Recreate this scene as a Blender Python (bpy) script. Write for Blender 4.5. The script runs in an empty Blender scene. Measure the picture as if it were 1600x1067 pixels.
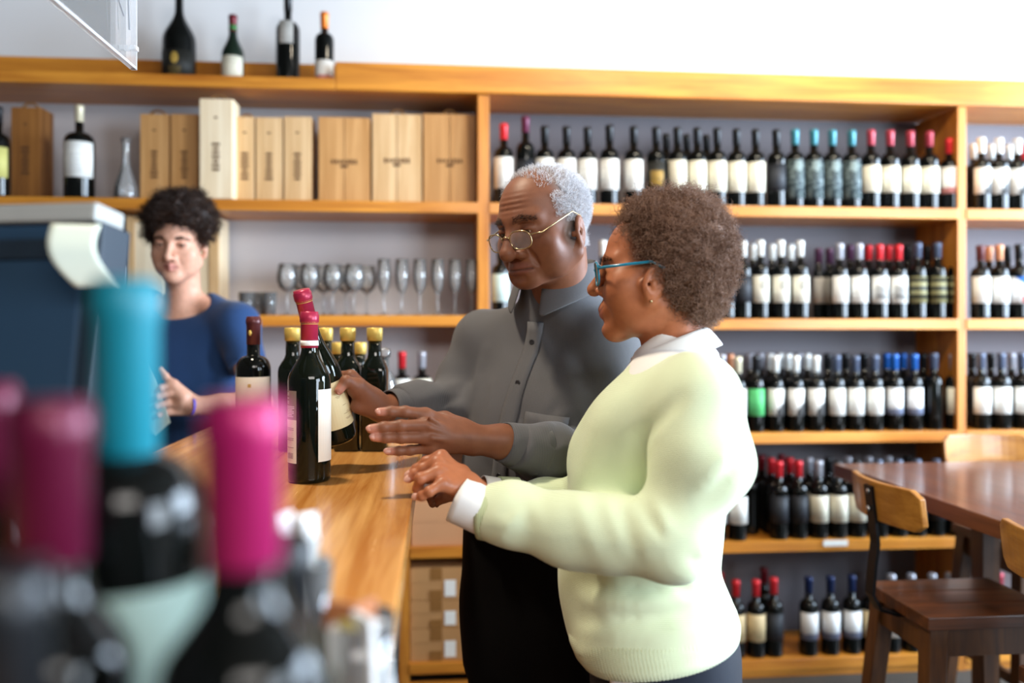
import bpy, bmesh, math, random
import numpy as np
from mathutils import Vector, Matrix

# ------------------------------------------------------------------ camera, world, lights, exposure
scene = bpy.context.scene
COL = scene.collection
FPX, HOR, TH, CAMZ = 1300.0, 511.0, math.radians(5.0), 1.36
FWD = np.array([math.sin(TH), math.cos(TH), 0.0])
RGT = np.array([math.cos(TH), -math.sin(TH), 0.0])
UPV = np.array([0.0, 0.0, 1.0])
CAM = np.array([0.0, 0.0, CAMZ])
def P(px, py, d):
    """world point seen at photo pixel (px, py) at camera depth d"""
    return CAM + FWD * d + RGT * ((px - 800.0) / FPX * d) + UPV * ((HOR - py) / FPX * d)
def PY(px, Y):
    """world x of pixel column px on the plane y = Y"""
    d = Y / (math.cos(TH) - (px - 800.0) / FPX * math.sin(TH))
    return float((FWD * d + RGT * ((px - 800.0) / FPX * d))[0])

cam_d = bpy.data.cameras.new('camera')
cam = bpy.data.objects.new('camera', cam_d); COL.objects.link(cam)
cam.location = CAM
cam.rotation_euler = (math.pi / 2, 0, -TH)
cam_d.sensor_width = 36.0
cam_d.lens = 36.0 * FPX / 1600.0
cam_d.shift_y = (HOR - 533.5) / 1600.0
cam_d.clip_start = 0.02
cam_d.dof.use_dof = True
cam_d.dof.focus_distance = 1.50
cam_d.dof.aperture_fstop = 1.65
cam_d.dof.aperture_blades = 9
scene.camera = cam

w = bpy.data.worlds.new('world'); scene.world = w; w.use_nodes = True
bg = w.node_tree.nodes['Background']
bg.inputs[0].default_value = (0.93, 0.95, 1.0, 1); bg.inputs[1].default_value = 0.09

def area(name, loc, target, sx, sy, power, color):
    l = bpy.data.lights.new(name, 'AREA'); l.shape = 'RECTANGLE'; l.size = sx; l.size_y = sy
    l.energy = power; l.color = color
    o = bpy.data.objects.new(name, l); COL.objects.link(o); o.location = loc
    o.rotation_euler = (Vector(target) - Vector(loc)).to_track_quat('-Z', 'Y').to_euler()
    return o
def spot(name, loc, target, power, color, ang=100, r=0.05, blend=0.7):
    l = bpy.data.lights.new(name, 'SPOT'); l.energy = power; l.color = color
    l.spot_size = math.radians(ang); l.spot_blend = blend; l.shadow_soft_size = r
    o = bpy.data.objects.new(name, l); COL.objects.link(o); o.location = loc
    o.rotation_euler = (Vector(target) - Vector(loc)).to_track_quat('-Z', 'Y').to_euler()
    return o
# daylight through the shop window in the wall on the right
area('window_daylight', (4.05, 1.95, 1.95), (0.3, 1.65, 1.5), 2.1, 1.6, 400, (0.66, 0.82, 1.0))
area('window_daylight', (4.05, -1.35, 1.75), (0.3, 1.6, 1.2), 1.9, 1.9, 240, (0.74, 0.87, 1.0))
# added fill light, high behind the camera, brightens faces and clothes
area('rear_fill', (1.2, -2.2, 2.95), (0.3, 1.6, 1.4), 2.4, 0.9, 85, (1.0, 0.95, 0.9))
# warm ceiling lamps
for i, (lx, ly, tx, ty, pw) in enumerate(((-0.55, 1.60, 0.02, 1.5, 150), (0.9, 1.65, 0.8, 3.3, 72), (1.85, 1.65, 1.85, 3.3, 70))):
    spot('ceiling_lamp', (lx, ly, 3.05), (tx, ty, 1.2 if i == 0 else 1.4), pw, (1.0, 0.86, 0.66), (66, 104, 118)[i], 0.09)

scene.view_settings.view_transform = 'Standard'
scene.view_settings.look = 'None'
scene.view_settings.gamma = 1.0
scene.view_settings.use_curve_mapping = False
scene.view_settings.exposure = 0.16

# ------------------------------------------------------------------ helpers
random.seed(7)
rng = np.random.default_rng(7)
def lin(h):
    h = h.lstrip('#'); c = [int(h[i:i + 2], 16) / 255 for i in (0, 2, 4)]
    return tuple((x / 12.92 if x <= 0.04045 else ((x + 0.055) / 1.055) ** 2.4) for x in c)
def tag(o, label=None, cat=None, group=None, kind=None):
    if label: o['label'] = label
    if cat: o['category'] = cat
    if group: o['group'] = group
    if kind: o['kind'] = kind
    return o
def empty(name, loc=(0, 0, 0), rotz=0.0, label=None, cat=None, group=None):
    o = bpy.data.objects.new(name, None); COL.objects.link(o)
    o.location = loc; o.rotation_euler = (0, 0, rotz); o.empty_display_size = 0.05
    return tag(o, label, cat, group)
def link_mesh(name, me, mat=None, parent=None, smooth=False):
    o = bpy.data.objects.new(name, me); COL.objects.link(o)
    if mat is not None and not me.materials: me.materials.append(mat)
    if parent is not None: o.parent = parent
    if smooth and len(me.polygons):
        me.polygons.foreach_set('use_smooth', [True] * len(me.polygons))
    return o
def obj(name, bm, mat=None, parent=None, smooth=False):
    me = bpy.data.meshes.new(name); bm.normal_update(); bm.to_mesh(me); bm.free()
    return link_mesh(name, me, mat, parent, smooth)
def mesh_from(name, V, F, mat=None, parent=None, smooth=True):
    me = bpy.data.meshes.new(name)
    me.from_pydata([tuple(v) for v in V], [], [tuple(f) for f in F]); me.update()
    return link_mesh(name, me, mat, parent, smooth)
def bx(bm, lo, hi, bev=0.0):
    lo = Vector(lo); hi = Vector(hi); c = (lo + hi) / 2; s = hi - lo
    r = bmesh.ops.create_cube(bm, size=1.0, matrix=Matrix.Translation(c) @ Matrix.Diagonal((s.x, s.y, s.z, 1)))
    if bev > 0:
        es = list({e for v in r['verts'] for e in v.link_edges})
        bmesh.ops.bevel(bm, geom=es, offset=bev, segments=2, affect='EDGES', profile=0.6)
def box(name, lo, hi, mat, parent=None, bev=0.0):
    bm = bmesh.new(); bx(bm, lo, hi, bev); return obj(name, bm, mat, parent)
def lathe(bm, prof, n=24, a0=0.0, a1=2 * math.pi, close=None):
    """revolve (r, z) profile around z"""
    full = abs(a1 - a0 - 2 * math.pi) < 1e-6
    m = n if full else n + 1
    rows = []
    for (r, z) in prof:
        if r < 1e-6: rows.append([bm.verts.new((0, 0, z))]); continue
        rows.append([bm.verts.new((r * math.cos(a0 + (a1 - a0) * i / n), r * math.sin(a0 + (a1 - a0) * i / n), z)) for i in range(m)])
    for a, b in zip(rows, rows[1:]):
        for i in range(n):
            j = (i + 1) % m
            if len(a) == 1 and len(b) == 1: continue
            if len(a) == 1: bm.faces.new((a[0], b[j], b[i]))
            elif len(b) == 1: bm.faces.new((a[i], a[j], b[0]))
            else: bm.faces.new((a[i], a[j], b[j], b[i]))
def tube(bm, pts, r, n=8, closed=False, caps=True):
    pts = [Vector(p) for p in pts]; rings = []
    up = None; N = len(pts)
    for i, p in enumerate(pts):
        if closed: t = pts[(i + 1) % N] - pts[i - 1]
        else: t = pts[min(i + 1, N - 1)] - pts[max(i - 1, 0)]
        t.normalize()
        if up is None: up = Vector((0, 0, 1)) if abs(t.z) < 0.9 else Vector((1, 0, 0))
        x = t.cross(up).normalized(); up = x.cross(t).normalized()
        rr = r[i] if isinstance(r, (list, tuple)) else r
        rings.append([bm.verts.new(p + (x * math.cos(2 * math.pi * k / n) + up * math.sin(2 * math.pi * k / n)) * rr) for k in range(n)])
    for i in range(N if closed else N - 1):
        a, b = rings[i], rings[(i + 1) % N]
        for k in range(n): bm.faces.new((a[k], a[(k + 1) % n], b[(k + 1) % n], b[k]))
    if caps and not closed:
        bm.faces.new(rings[0][::-1]); bm.faces.new(rings[-1])
def copy_tree(o, parent=None):
    c = o.copy(); COL.objects.link(c)
    if parent is not None: c.parent = parent
    for ch in list(o.children): copy_tree(ch, c)
    return c

# ------------------------------------------------------------------ materials
def new_mat(name):
    m = bpy.data.materials.new(name); m.use_nodes = True
    nt = m.node_tree; b = nt.nodes['Principled BSDF']
    return m, nt, b
def nd(nt, typ, **kw):
    n = nt.nodes.new(typ)
    for k, v in kw.items():
        if k.startswith('in_'):
            n.inputs[k[3:].replace('_', ' ')].default_value = v
        else: setattr(n, k, v)
    return n
def mth(nt, op, a, b=None, c=None, clamp=False):
    n = nt.nodes.new('ShaderNodeMath'); n.operation = op; n.use_clamp = clamp
    for i, v in enumerate((a, b, c)):
        if v is None: continue
        if isinstance(v, (int, float)): n.inputs[i].default_value = v
        else: nt.links.new(v, n.inputs[i])
    return n.outputs[0]
def mixc(nt, fac, a, b):
    n = nt.nodes.new('ShaderNodeMix'); n.data_type = 'RGBA'
    if isinstance(fac, (int, float)): n.inputs[0].default_value = fac
    else: nt.links.new(fac, n.inputs[0])
    for i, v in ((6, a), (7, b)):
        if isinstance(v, tuple): n.inputs[i].default_value = (*v[:3], 1)
        else: nt.links.new(v, n.inputs[i])
    return n.outputs[2]
def coords(nt, kind='Object', scale=(1, 1, 1), loc=(0, 0, 0)):
    t = nt.nodes.new('ShaderNodeTexCoord'); m = nt.nodes.new('ShaderNodeMapping')
    m.inputs['Scale'].default_value = scale; m.inputs['Location'].default_value = loc
    nt.links.new(t.outputs[kind], m.inputs[0]); return m.outputs[0]
def sepxyz(nt, v):
    s = nt.nodes.new('ShaderNodeSeparateXYZ'); nt.links.new(v, s.inputs[0]); return s.outputs
def noise(nt, vec, scale, detail=3, rough=0.5, dist=0.0):
    n = nt.nodes.new('ShaderNodeTexNoise'); n.inputs['Scale'].default_value = scale
    n.inputs['Detail'].default_value = detail; n.inputs['Roughness'].default_value = rough
    n.inputs['Distortion'].default_value = dist
    nt.links.new(vec, n.inputs['Vector']); return n.outputs['Fac']
def ramp(nt, fac, stops):
    r = nt.nodes.new('ShaderNodeValToRGB'); e = r.color_ramp.elements
    while len(e) < len(stops): e.new(0.5)
    for el, (p, c) in zip(e, stops): el.position = p; el.color = (*c[:3], 1)
    nt.links.new(fac, r.inputs[0]); return r.outputs[0]
def bump(nt, b, h, strength=0.3, dist=0.002):
    n = nt.nodes.new('ShaderNodeBump'); n.inputs['Strength'].default_value = strength
    n.inputs['Distance'].default_value = dist
    nt.links.new(h, n.inputs['Height']); nt.links.new(n.outputs[0], b.inputs['Normal'])
def pmat(name, col, rough=0.5, metal=0.0, spec=0.5, coat=0.0, var=0.06, vscale=20, bmp=0.0, bscale=200, trans=0.0, ior=1.45, sheen=0.0):
    m, nt, b = new_mat(name)
    c = lin(col) if isinstance(col, str) else col
    vec = coords(nt)
    n = noise(nt, vec, vscale, 4)
    dark = tuple(x * (1 - var * 2) for x in c); lite = tuple(min(1, x * (1 + var)) for x in c)
    nt.links.new(mixc(nt, n, dark, lite), b.inputs['Base Color'])
    b.inputs['Roughness'].default_value = rough; b.inputs['Metallic'].default_value = metal
    b.inputs['Specular IOR Level'].default_value = spec; b.inputs['Coat Weight'].default_value = coat
    b.inputs['Coat Roughness'].default_value = 0.05
    b.inputs['Transmission Weight'].default_value = trans; b.inputs['IOR'].default_value = ior
    b.inputs['Sheen Weight'].default_value = sheen
    if bmp > 0: bump(nt, b, noise(nt, vec, bscale, 3), bmp, 0.001)
    return m
def wood(name, dark, lite, axis=0, scale=1.0, rough=0.4, coat=0.0, contrast=1.0, knots=True, spec=0.4):
    m, nt, b = new_mat(name)
    s = [14.0 * scale] * 3; s[axis] = 1.1 * scale
    vec = coords(nt, 'Object', tuple(s))
    n1 = noise(nt, vec, 1.6, 6, 0.6, 0.6)
    s2 = [90.0 * scale] * 3; s2[axis] = 2.5 * scale
    n2 = noise(nt, coords(nt, 'Object', tuple(s2)), 1.3, 3, 0.6)
    f = mth(nt, 'ADD', mth(nt, 'MULTIPLY', n1, 0.75), mth(nt, 'MULTIPLY', n2, 0.25))
    d, l = lin(dark), lin(lite)
    mid = tuple((x + y) / 2 for x, y in zip(d, l))
    c = ramp(nt, f, [(0.5 - 0.17 / contrast, d), (0.5, mid), (0.5 + 0.16 / contrast, l)])
    nt.links.new(c, b.inputs['Base Color'])
    nt.links.new(mth(nt, 'ADD', mth(nt, 'MULTIPLY', n2, 0.15), rough - 0.07), b.inputs['Roughness'])
    b.inputs['Coat Weight'].default_value = coat; b.inputs['Coat Roughness'].default_value = 0.12
    b.inputs['Specular IOR Level'].default_value = spec
    bump(nt, b, n2, 0.12, 0.001)
    return m
M = {}
M['wall'] = pmat('white_wall_paint', '#E9E9EA', 0.85, var=0.015, vscale=3, bmp=0.05, bscale=90)
M['ceiling'] = pmat('dark_ceiling_boards', '#5A534C', 0.8)
M['floor'] = pmat('grey_floor', '#45423D', 0.55, var=0.1, vscale=6)
M['oak'] = wood('orange_oak', '#A8601C', '#DE9636', 0, 1.0, 0.38, 0.15)
M['oak_z'] = wood('orange_oak_upright', '#9C5518', '#D68E36', 2, 1.0, 0.4, 0.1)
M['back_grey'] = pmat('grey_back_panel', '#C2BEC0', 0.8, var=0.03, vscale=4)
M['back_shaded'] = pmat('shaded_grey_back_panel', '#77747A', 0.8, var=0.03, vscale=4)  # darker copy of the panel grey, shade of the bottle bays put into it
M['oak_dark'] = wood('dark_brown_back', '#2A1A10', '#3D2818', 2, 1.0, 0.6)
M['counter'] = wood('varnished_counter', '#B26E2A', '#E6AC64', 1, 0.75, 0.24, 0.35, 1.15)
M['counter_body'] = wood('counter_body_wood', '#5E3519', '#875228', 2, 1.0, 0.45)
M['table'] = wood('table_walnut', '#4A2417', '#70402B', 1, 1.2, 0.3, 0.3)
M['stool'] = wood('stool_dark_oak', '#34190B', '#66391C', 0, 1.3, 0.4, 0.2)
M['stool_leg'] = wood('stool_leg_oak', '#331B0C', '#5E3919', 2, 1.3, 0.45, 0.1)
M['ply'] = wood('stool_backrest_ply', '#8A541A', '#BA8036', 1, 1.3, 0.35, 0.2)
M['pine'] = wood('pale_pine', '#BE9663', '#DFBF92', 2, 1.0, 0.6)
M['pine2'] = wood('honey_pine', '#AE7C44', '#D0A169', 2, 1.0, 0.55)
M['pine3'] = wood('white_pine', '#DCC49E', '#F2E2C4', 2, 1.0, 0.6)
M['pine4'] = wood('brown_pine', '#73471F', '#9A6630', 2, 1.0, 0.55)
M['rope'] = pmat('rope', '#8A6238', 0.9, bmp=0.5, bscale=500)
M['stamp'] = pmat('burnt_stamp', '#5A3A20', 0.8)
M['card'] = pmat('brown_cardboard', '#B88A58', 0.8, var=0.05, vscale=8)
M['card2'] = pmat('tan_cardboard', '#C08C62', 0.8, var=0.05, vscale=8)
M['tape'] = pmat('brown_packing_tape', '#8F6435', 0.35)
M['paper'] = pmat('white_paper', '#EDEFEC', 0.75, var=0.02)
M['paper_green'] = pmat('pale_green_paper', '#DDE8DC', 0.7, var=0.02)
M['black_metal'] = pmat('black_steel', '#15161A', 0.4, 0.6)
M['steel'] = pmat('steel', '#B8B8BA', 0.25, 1.0)
M['gold'] = pmat('gold_cap', '#D6B75E', 0.42, 0.35)
M['glass_black'] = pmat('black_wine_glass', '#0A0C0B', 0.06, spec=0.4, var=0.02)
M['glass_green'] = pmat('dark_green_wine_glass', '#16241A', 0.06, spec=0.6, var=0.05)
M['plastic_dark'] = pmat('dark_monitor_plastic', '#1B2A38', 0.55)
M['monitor_back'] = pmat('blue_grey_monitor_shell', '#223E57', 0.6, var=0.03)
M['plastic_grey'] = pmat('lit_top_plastic', '#A9AAA6', 0.5)
def thin_glass(name, tint=(1, 1, 1), body=0.05):
    m = bpy.data.materials.new(name); m.use_nodes = True; nt = m.node_tree; nt.nodes.clear()
    out = nt.nodes.new('ShaderNodeOutputMaterial'); tr = nt.nodes.new('ShaderNodeBsdfTransparent'); gl = nt.nodes.new('ShaderNodeBsdfGlossy'); df = nt.nodes.new('ShaderNodeBsdfDiffuse')
    n = noise(nt, coords(nt), 12, 2)
    nt.links.new(mixc(nt, n, tuple(x * 0.97 for x in tint), tint), tr.inputs[0]); gl.inputs['Roughness'].default_value = 0.03
    fr = nt.nodes.new('ShaderNodeFresnel'); fr.inputs[0].default_value = 1.5
    m1 = nt.nodes.new('ShaderNodeMixShader'); m1.inputs[0].default_value = body; nt.links.new(tr.outputs[0], m1.inputs[1]); nt.links.new(df.outputs[0], m1.inputs[2])
    m2 = nt.nodes.new('ShaderNodeMixShader'); nt.links.new(fr.outputs[0], m2.inputs[0]); nt.links.new(m1.outputs[0], m2.inputs[1]); nt.links.new(gl.outputs[0], m2.inputs[2])
    nt.links.new(m2.outputs[0], out.inputs[0]); return m
def clear_glass(name, col=(1, 1, 1), rough=0.0, ior=1.45):
    m, nt, b = new_mat(name)
    n = noise(nt, coords(nt), 8)
    nt.links.new(mixc(nt, n, tuple(x * 0.98 for x in col), col), b.inputs['Base Color'])
    b.inputs['Transmission Weight'].default_value = 1.0
    b.inputs['Roughness'].default_value = rough; b.inputs['IOR'].default_value = ior
    return m
M['clear'] = thin_glass('clear_glass', (0.97, 0.98, 0.98), 0.12)
M['acrylic'] = thin_glass('clear_acrylic', (0.98, 0.98, 0.99), 0.10)
M['acrylic_edge'] = pmat('polished_acrylic_edge', '#FFFFFF', 0.6, trans=0.65, ior=1.1)
# ------------------------------------------------------------------ the setting
YF, YB = 3.12, 3.42          # front and back of the wall shelving
def struct(o): o['kind'] = 'structure'; return o
struct(box('floor', (-2.7, -3.2, -0.05), (4.3, YB + 0.12, 0.0), M['floor']))
struct(box('wall_back', (-2.7, YB, 0.0), (4.3, YB + 0.12, 3.3), M['wall']))
struct(box('ceiling', (-2.7, -3.2, 3.3), (4.3, YB + 0.12, 3.4), M['ceiling']))
# wall on the window side, with an opening
wr = empty('wall_right'); struct(wr)
for lo, hi in (((4.2, -3.2, 0), (4.3, YB, 0.72)), ((4.2, -3.2, 2.78), (4.3, YB, 3.3)),
               ((4.2, -3.2, 0.72), (4.3, -2.35, 2.78)), ((4.2, -0.35, 0.72), (4.3, 0.55, 2.78)), ((4.2, 3.05, 0.72), (4.3, YB, 2.78))):
    box('wall_section', lo, hi, M['wall'], wr)
wn = empty('window_1'); struct(wn)
for lo, hi in (((4.19, 0.55, 0.72), (4.25, 3.05, 0.78)), ((4.19, 0.55, 2.72), (4.25, 3.05, 2.78)), ((4.19, 0.55, 0.72), (4.25, 0.61, 2.78)),
               ((4.19, 2.99, 0.72), (4.25, 3.05, 2.78)), ((4.2, 1.77, 0.72), (4.24, 1.83, 2.78))):
    box('window_frame', lo, hi, M['counter_body'], wn)

wn2 = empty('window_2'); struct(wn2)
for lo, hi in (((4.19, -2.35, 0.72), (4.25, -0.35, 0.78)), ((4.19, -2.35, 2.72), (4.25, -0.35, 2.78)), ((4.19, -2.35, 0.72), (4.25, -2.29, 2.78)),
               ((4.19, -0.41, 0.72), (4.25, -0.35, 2.78))):
    box('window_frame', lo, hi, M['counter_body'], wn2)
# ------------------------------------------------------------------ wall shelving
unit = empty('wall_shelving', (0, YF, 0), 0, 'long orange oak wall shelving full of wine bottles and wooden boxes', 'shelving')
def ubox(name, lo, hi, mat, bev=0.002):
    lo = (lo[0], lo[1] - YF, lo[2]); hi = (hi[0], hi[1] - YF, hi[2])
    return box(name, lo, hi, mat, unit, bev)
XL, XR = -2.35, 3.0
XP0, XP1 = PY(746.5, YF), PY(764.5, YF)        # upright between the boxes and the bottles
XQ0, XQ1 = PY(1497.5, YF), PY(1510.5, YF)      # upright over the table
ZT = 2.238
XS = PY(524, YF)                                # where the tall fascia starts
ubox('top_board', (XL, YF + 0.012, ZT), (XR, YB - 0.003, ZT + 0.036), M['oak'])
ubox('low_fascia', (XL, YF - 0.012, ZT - 0.004), (XS, YF + 0.012, ZT + 0.038), M['oak'])
ubox('tall_fascia', (XS, YF - 0.012, ZT - 0.004), (XR, YF + 0.012, ZT + 0.100), M['oak'], 0.006)
ubox('upstand_board', (XL, YF + 0.215, ZT + 0.036), (XS, YF + 0.24, ZT + 0.158), M['oak'])
Z1, Z2, Z3, Z4, Z5 = 1.828, 1.392, 0.950, 0.530, 0.072
Z2L, Z4L, Z5L = 1.404, 0.538, 0.105
TB = 0.041
XU = PY(631, YF)                                # small upright by the carton boxes
for (x0, x1, z) in ((XL, XP0, Z1), (XP1, XQ0, Z1), (XQ1, XR, Z1), (XL, XP0, Z2L), (XP1, XQ0, Z2), (XQ1, XR, Z2),
                    (XL, XP0, 0.965), (XP1, XQ0, Z3), (XQ1, XR, Z3), (XU + 0.02, XP0, Z4L), (XP1, XQ0, Z4), (XQ1, XR, Z4),
                    (XU + 0.02, XP0, Z5L), (XP1, XQ0, Z5), (XQ1, XR, Z5)):
    ubox('shelf_board', (x0, YF, z - TB), (x1, YB - 0.003, z), M['oak'])
for x0, x1 in ((XP0, XP1), (XQ0, XQ1), (XL - 0.04, XL), (XR, XR + 0.04)):
    ubox('upright', (x0, YF + 0.004, 0.0), (x1, YB - 0.003, ZT - 0.005), M['oak_z'])
ubox('upright', (XU - 0.02, YF + 0.004, 0.0), (XU + 0.02, YB - 0.003, 0.924), M['oak_z'])
ubox('plinth', (XU + 0.02, YF + 0.012, 0.0), (XR, YF + 0.03, Z5 - TB), M['oak'])
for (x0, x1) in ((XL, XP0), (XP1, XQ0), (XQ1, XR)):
    ubox('back_panel', (x0, YB - 0.0026, 0.03), (x1, YB - 0.0006, ZT), M['back_grey' if x0 == XL else 'back_shaded'], 0)
XK = PY(196, YB)
ubox('dark_back_panel', (XL, YB - 0.014, Z2L), (XK, YB - 0.003, Z1 - TB), M['oak_dark'])  # dark brown board laid over the grey back at this end
ubox('price_strip', (PY(1286, YF), YF - 0.004, Z4 - 0.022), (PY(1324, YF), YF - 0.0006, Z4 + 0.0), M['paper'], 0)

# ------------------------------------------------------------------ counter
ZC = 1.085
CX0, CX1, CY0, CY1 = -0.630, -0.042, 0.12, 2.86
ctr = empty('counter', (CX0, CY0, 0), 0, 'long varnished wooden bar counter holding the wine bottles', 'counter')
def cbox(name, lo, hi, mat, bev=0.002):
    return box(name, (lo[0] - CX0, lo[1] - CY0, lo[2]), (hi[0] - CX0, hi[1] - CY0, hi[2]), mat, ctr, bev)
cbox('worktop', (CX0, CY0, ZC - 0.04), (CX1, CY1, ZC), M['counter'], 0.004)
cbox('front_panel', (-0.19, CY0 + 0.03, 0.06), (-0.165, CY1 - 0.04, ZC - 0.04), M['counter_body'])
cbox('rear_panel', (CX0 + 0.03, CY0 + 0.03, 0.06), (CX0 + 0.055, CY1 - 0.04, ZC - 0.04), M['counter_body'])
cbox('end_panel', (CX0 + 0.055, CY1 - 0.065, 0.06), (-0.19, CY1 - 0.04, ZC - 0.04), M['counter_body'])
cbox('end_panel', (CX0 + 0.055, CY0 + 0.03, 0.06), (-0.19, CY0 + 0.055, ZC - 0.04), M['counter_body'])
cbox('kickboard', (CX0 + 0.06, CY0 + 0.06, 0.0), (-0.21, CY1 - 0.07, 0.06), M['counter_body'])
# ------------------------------------------------------------------ bottles
def label_mat(name, base, ink='#55565A', kind='plain', base2=None):
    """printed paper: colour only; local z runs from 0 at the label's foot to its height, x across"""
    m, nt, b = new_mat(name)
    vec = coords(nt, 'Object'); s = sepxyz(nt, vec); X, Z = s[0], s[2]
    base_c, ink_c = lin(base), lin(ink)
    n = noise(nt, vec, 60, 3)
    col = mixc(nt, n, tuple(x * 0.95 for x in base_c), base_c)
    def inside(v, lo, hi):
        return mth(nt, 'MULTIPLY', mth(nt, 'GREATER_THAN', v, lo), mth(nt, 'LESS_THAN', v, hi))
    def lines(z0, z1, wx, freq):
        st = mth(nt, 'GREATER_THAN', mth(nt, 'SINE', mth(nt, 'MULTIPLY', Z, freq)), 0.35)
        wob = mth(nt, 'GREATER_THAN', noise(nt, coords(nt, 'Object', (500, 1, 60)), 1.0, 2), 0.45)
        return mth(nt, 'MULTIPLY', mth(nt, 'MULTIPLY', st, wob), mth(nt, 'MULTIPLY', inside(Z, z0, z1), inside(X, -wx, wx)))
    if kind == 'lines':
        col = mixc(nt, mth(nt, 'MULTIPLY', lines(0.012, 0.09, 0.022, 700), 0.55), col, ink_c)
    if kind == 'crest':
        ex = mth(nt, 'ADD', mth(nt, 'POWER', mth(nt, 'DIVIDE', X, 0.014), 2.0),
                 mth(nt, 'POWER', mth(nt, 'DIVIDE', mth(nt, 'SUBTRACT', Z, 0.068), 0.022), 2.0))
        f = mth(nt, 'MULTIPLY', mth(nt, 'LESS_THAN', ex, 1.0), noise(nt, vec, 140, 3))
        col = mixc(nt, mth(nt, 'MULTIPLY', f, 1.2, clamp=True), col, ink_c)
        col = mixc(nt, mth(nt, 'MULTIPLY', lines(0.008, 0.04, 0.022, 800), 0.4), col, ink_c)
    if kind == 'diagonal':
        f = mth(nt, 'GREATER_THAN', mth(nt, 'ADD', mth(nt, 'SUBTRACT', mth(nt, 'MULTIPLY', X, 1.5), Z),
                mth(nt, 'MULTIPLY', noise(nt, vec, 70, 3), 0.10)), 0.02)
        col = mixc(nt, f, col, ink_c)
    if kind == 'picture':
        f = mth(nt, 'MULTIPLY', inside(Z, 0.012, 0.07), inside(X, -0.025, 0.025))
        f = mth(nt, 'MULTIPLY', f, noise(nt, coords(nt, 'Object', (40, 40, 70)), 1.0, 4))
        col = mixc(nt, mth(nt, 'MULTIPLY', f, 1.25, clamp=True), col, ink_c)
    if kind == 'foot':
        f = mth(nt, 'LESS_THAN', mth(nt, 'ADD', Z, mth(nt, 'MULTIPLY', noise(nt, vec, 60, 2), 0.012)), 0.03)
        col = mixc(nt, mth(nt, 'MULTIPLY', f, 0.75), col, ink_c)
    if kind == 'bands':
        f = mth(nt, 'GREATER_THAN', mth(nt, 'SINE', mth(nt, 'MULTIPLY', Z, 190)), 0.0)
        col = mixc(nt, mth(nt, 'MULTIPLY', f, 0.9), col, ink_c)
    if kind == 'etched':
        f = mth(nt, 'GREATER_THAN', noise(nt, coords(nt, 'Object', (60, 60, 90)), 1.0, 3), 0.53)
        ex = mth(nt, 'ADD', mth(nt, 'POWER', mth(nt, 'DIVIDE', X, 0.017), 2.0),
                 mth(nt, 'POWER', mth(nt, 'DIVIDE', mth(nt, 'SUBTRACT', Z, 0.13), 0.022), 2.0))
        f2 = mth(nt, 'MULTIPLY', mth(nt, 'LESS_THAN', ex, 1.0), 0.8)
        col = mixc(nt, mth(nt, 'MAXIMUM', mth(nt, 'MULTIPLY', f, 0.5), f2), col, ink_c)
    if kind == 'flag':
        f = mth(nt, 'GREATER_THAN', mth(nt, 'ADD', mth(nt, 'MULTIPLY', X, 1.0), Z), 0.075)
        col = mixc(nt, f, col, lin('#2C62B0'))
        g = mth(nt, 'MULTIPLY', mth(nt, 'LESS_THAN', Z, 0.03), mth(nt, 'GREATER_THAN', X, -0.005))
        col = mixc(nt, g, col, lin('#B5382E'))
    nt.links.new(col, b.inputs['Base Color']); b.inputs['Roughness'].default_value = 0.6
    b.inputs['Specular IOR Level'].default_value = 0.3
    return m
L = {
 'white': label_mat('label_white', '#EDECE6', kind='lines'),
 'cream': label_mat('label_cream', '#EBE6D2', '#8A7B5A', 'lines'),
 'crest': label_mat('label_crest', '#E6E2D2', '#4A4A46', 'crest'),
 'diagonal': label_mat('label_diagonal', '#E8E6E0', '#4E4E4E', 'diagonal'),
 'picture': label_mat('label_picture', '#E8E6E0', '#3E4044', 'picture'),
 'redfoot': label_mat('label_redfoot', '#EDE9E2', '#C4483E', 'foot'),
 'scallop': label_mat('label_scallop', '#E6E6E6', '#2A4A80', 'foot'),
 'olive': label_mat('label_olive', '#26271F', '#8D8860', 'bands'),
 'etched': label_mat('label_etched', '#2E3B40', '#8FA0A0', 'etched'),
 'dark': label_mat('label_dark', '#24262B', '#5A5E66', 'lines'),
 'goldpic': label_mat('label_goldpic', '#2B2A26', '#B08A3A', 'picture'),
 'green': label_mat('label_green', '#57B76E', '#2E7A44', 'lines'),
 'flag': label_mat('label_flag', '#E6E6E6', kind='flag'),
 'grey': label_mat('label_grey', '#B5B3AE', '#6A6A66', 'lines'),
 'tan': label_mat('label_tan', '#D8C296', '#7A6438', 'lines'),
 'yellow': label_mat('label_yellow', '#D2CC7A', '#7A7238', 'lines'),
 'aqua': label_mat('label_aqua', '#CFE4DF', '#6A8A86', 'lines'),
 'gilt': label_mat('label_gilt', '#1F1E1A', '#C8A24A', 'crest'),
}
CAPC = {'red': '#C8262E', 'brightred': '#DC3038', 'darkred': '#6A1420', 'purple': '#5E2440', 'black': '#17181B', 'teal': '#3E7F8C',
        'rose': '#A23A48', 'white': '#E4E5E2', 'cream': '#DCD2B4', 'silver': '#A5A6B0', 'steel': '#4E586E', 'blue': '#1F5AA8', 'navy': '#1A2A55',
        'brown': '#54282A', 'peach': '#D2906A', 'orange': '#E07A28', 'green': '#2E7A3A', 'grape': '#4A2A44', 'crimson': '#A62846', 'pink': '#A61A5C', 'wine': '#5E0E30', 'tealbright': '#0E8896'}
CAPW = {'steel': 'steel-blue', 'brightred': 'bright red', 'darkred': 'dark red', 'grape': 'plum', 'wine': 'wine-red', 'tealbright': 'teal'}
CM = {k: pmat('foil_' + k, v, 0.34, 0.25, 0.5, var=0.04) for k, v in CAPC.items()}
CM['blueshine'] = pmat('blue_metal_cap', '#2A5488', 0.16, 0.7)
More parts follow.
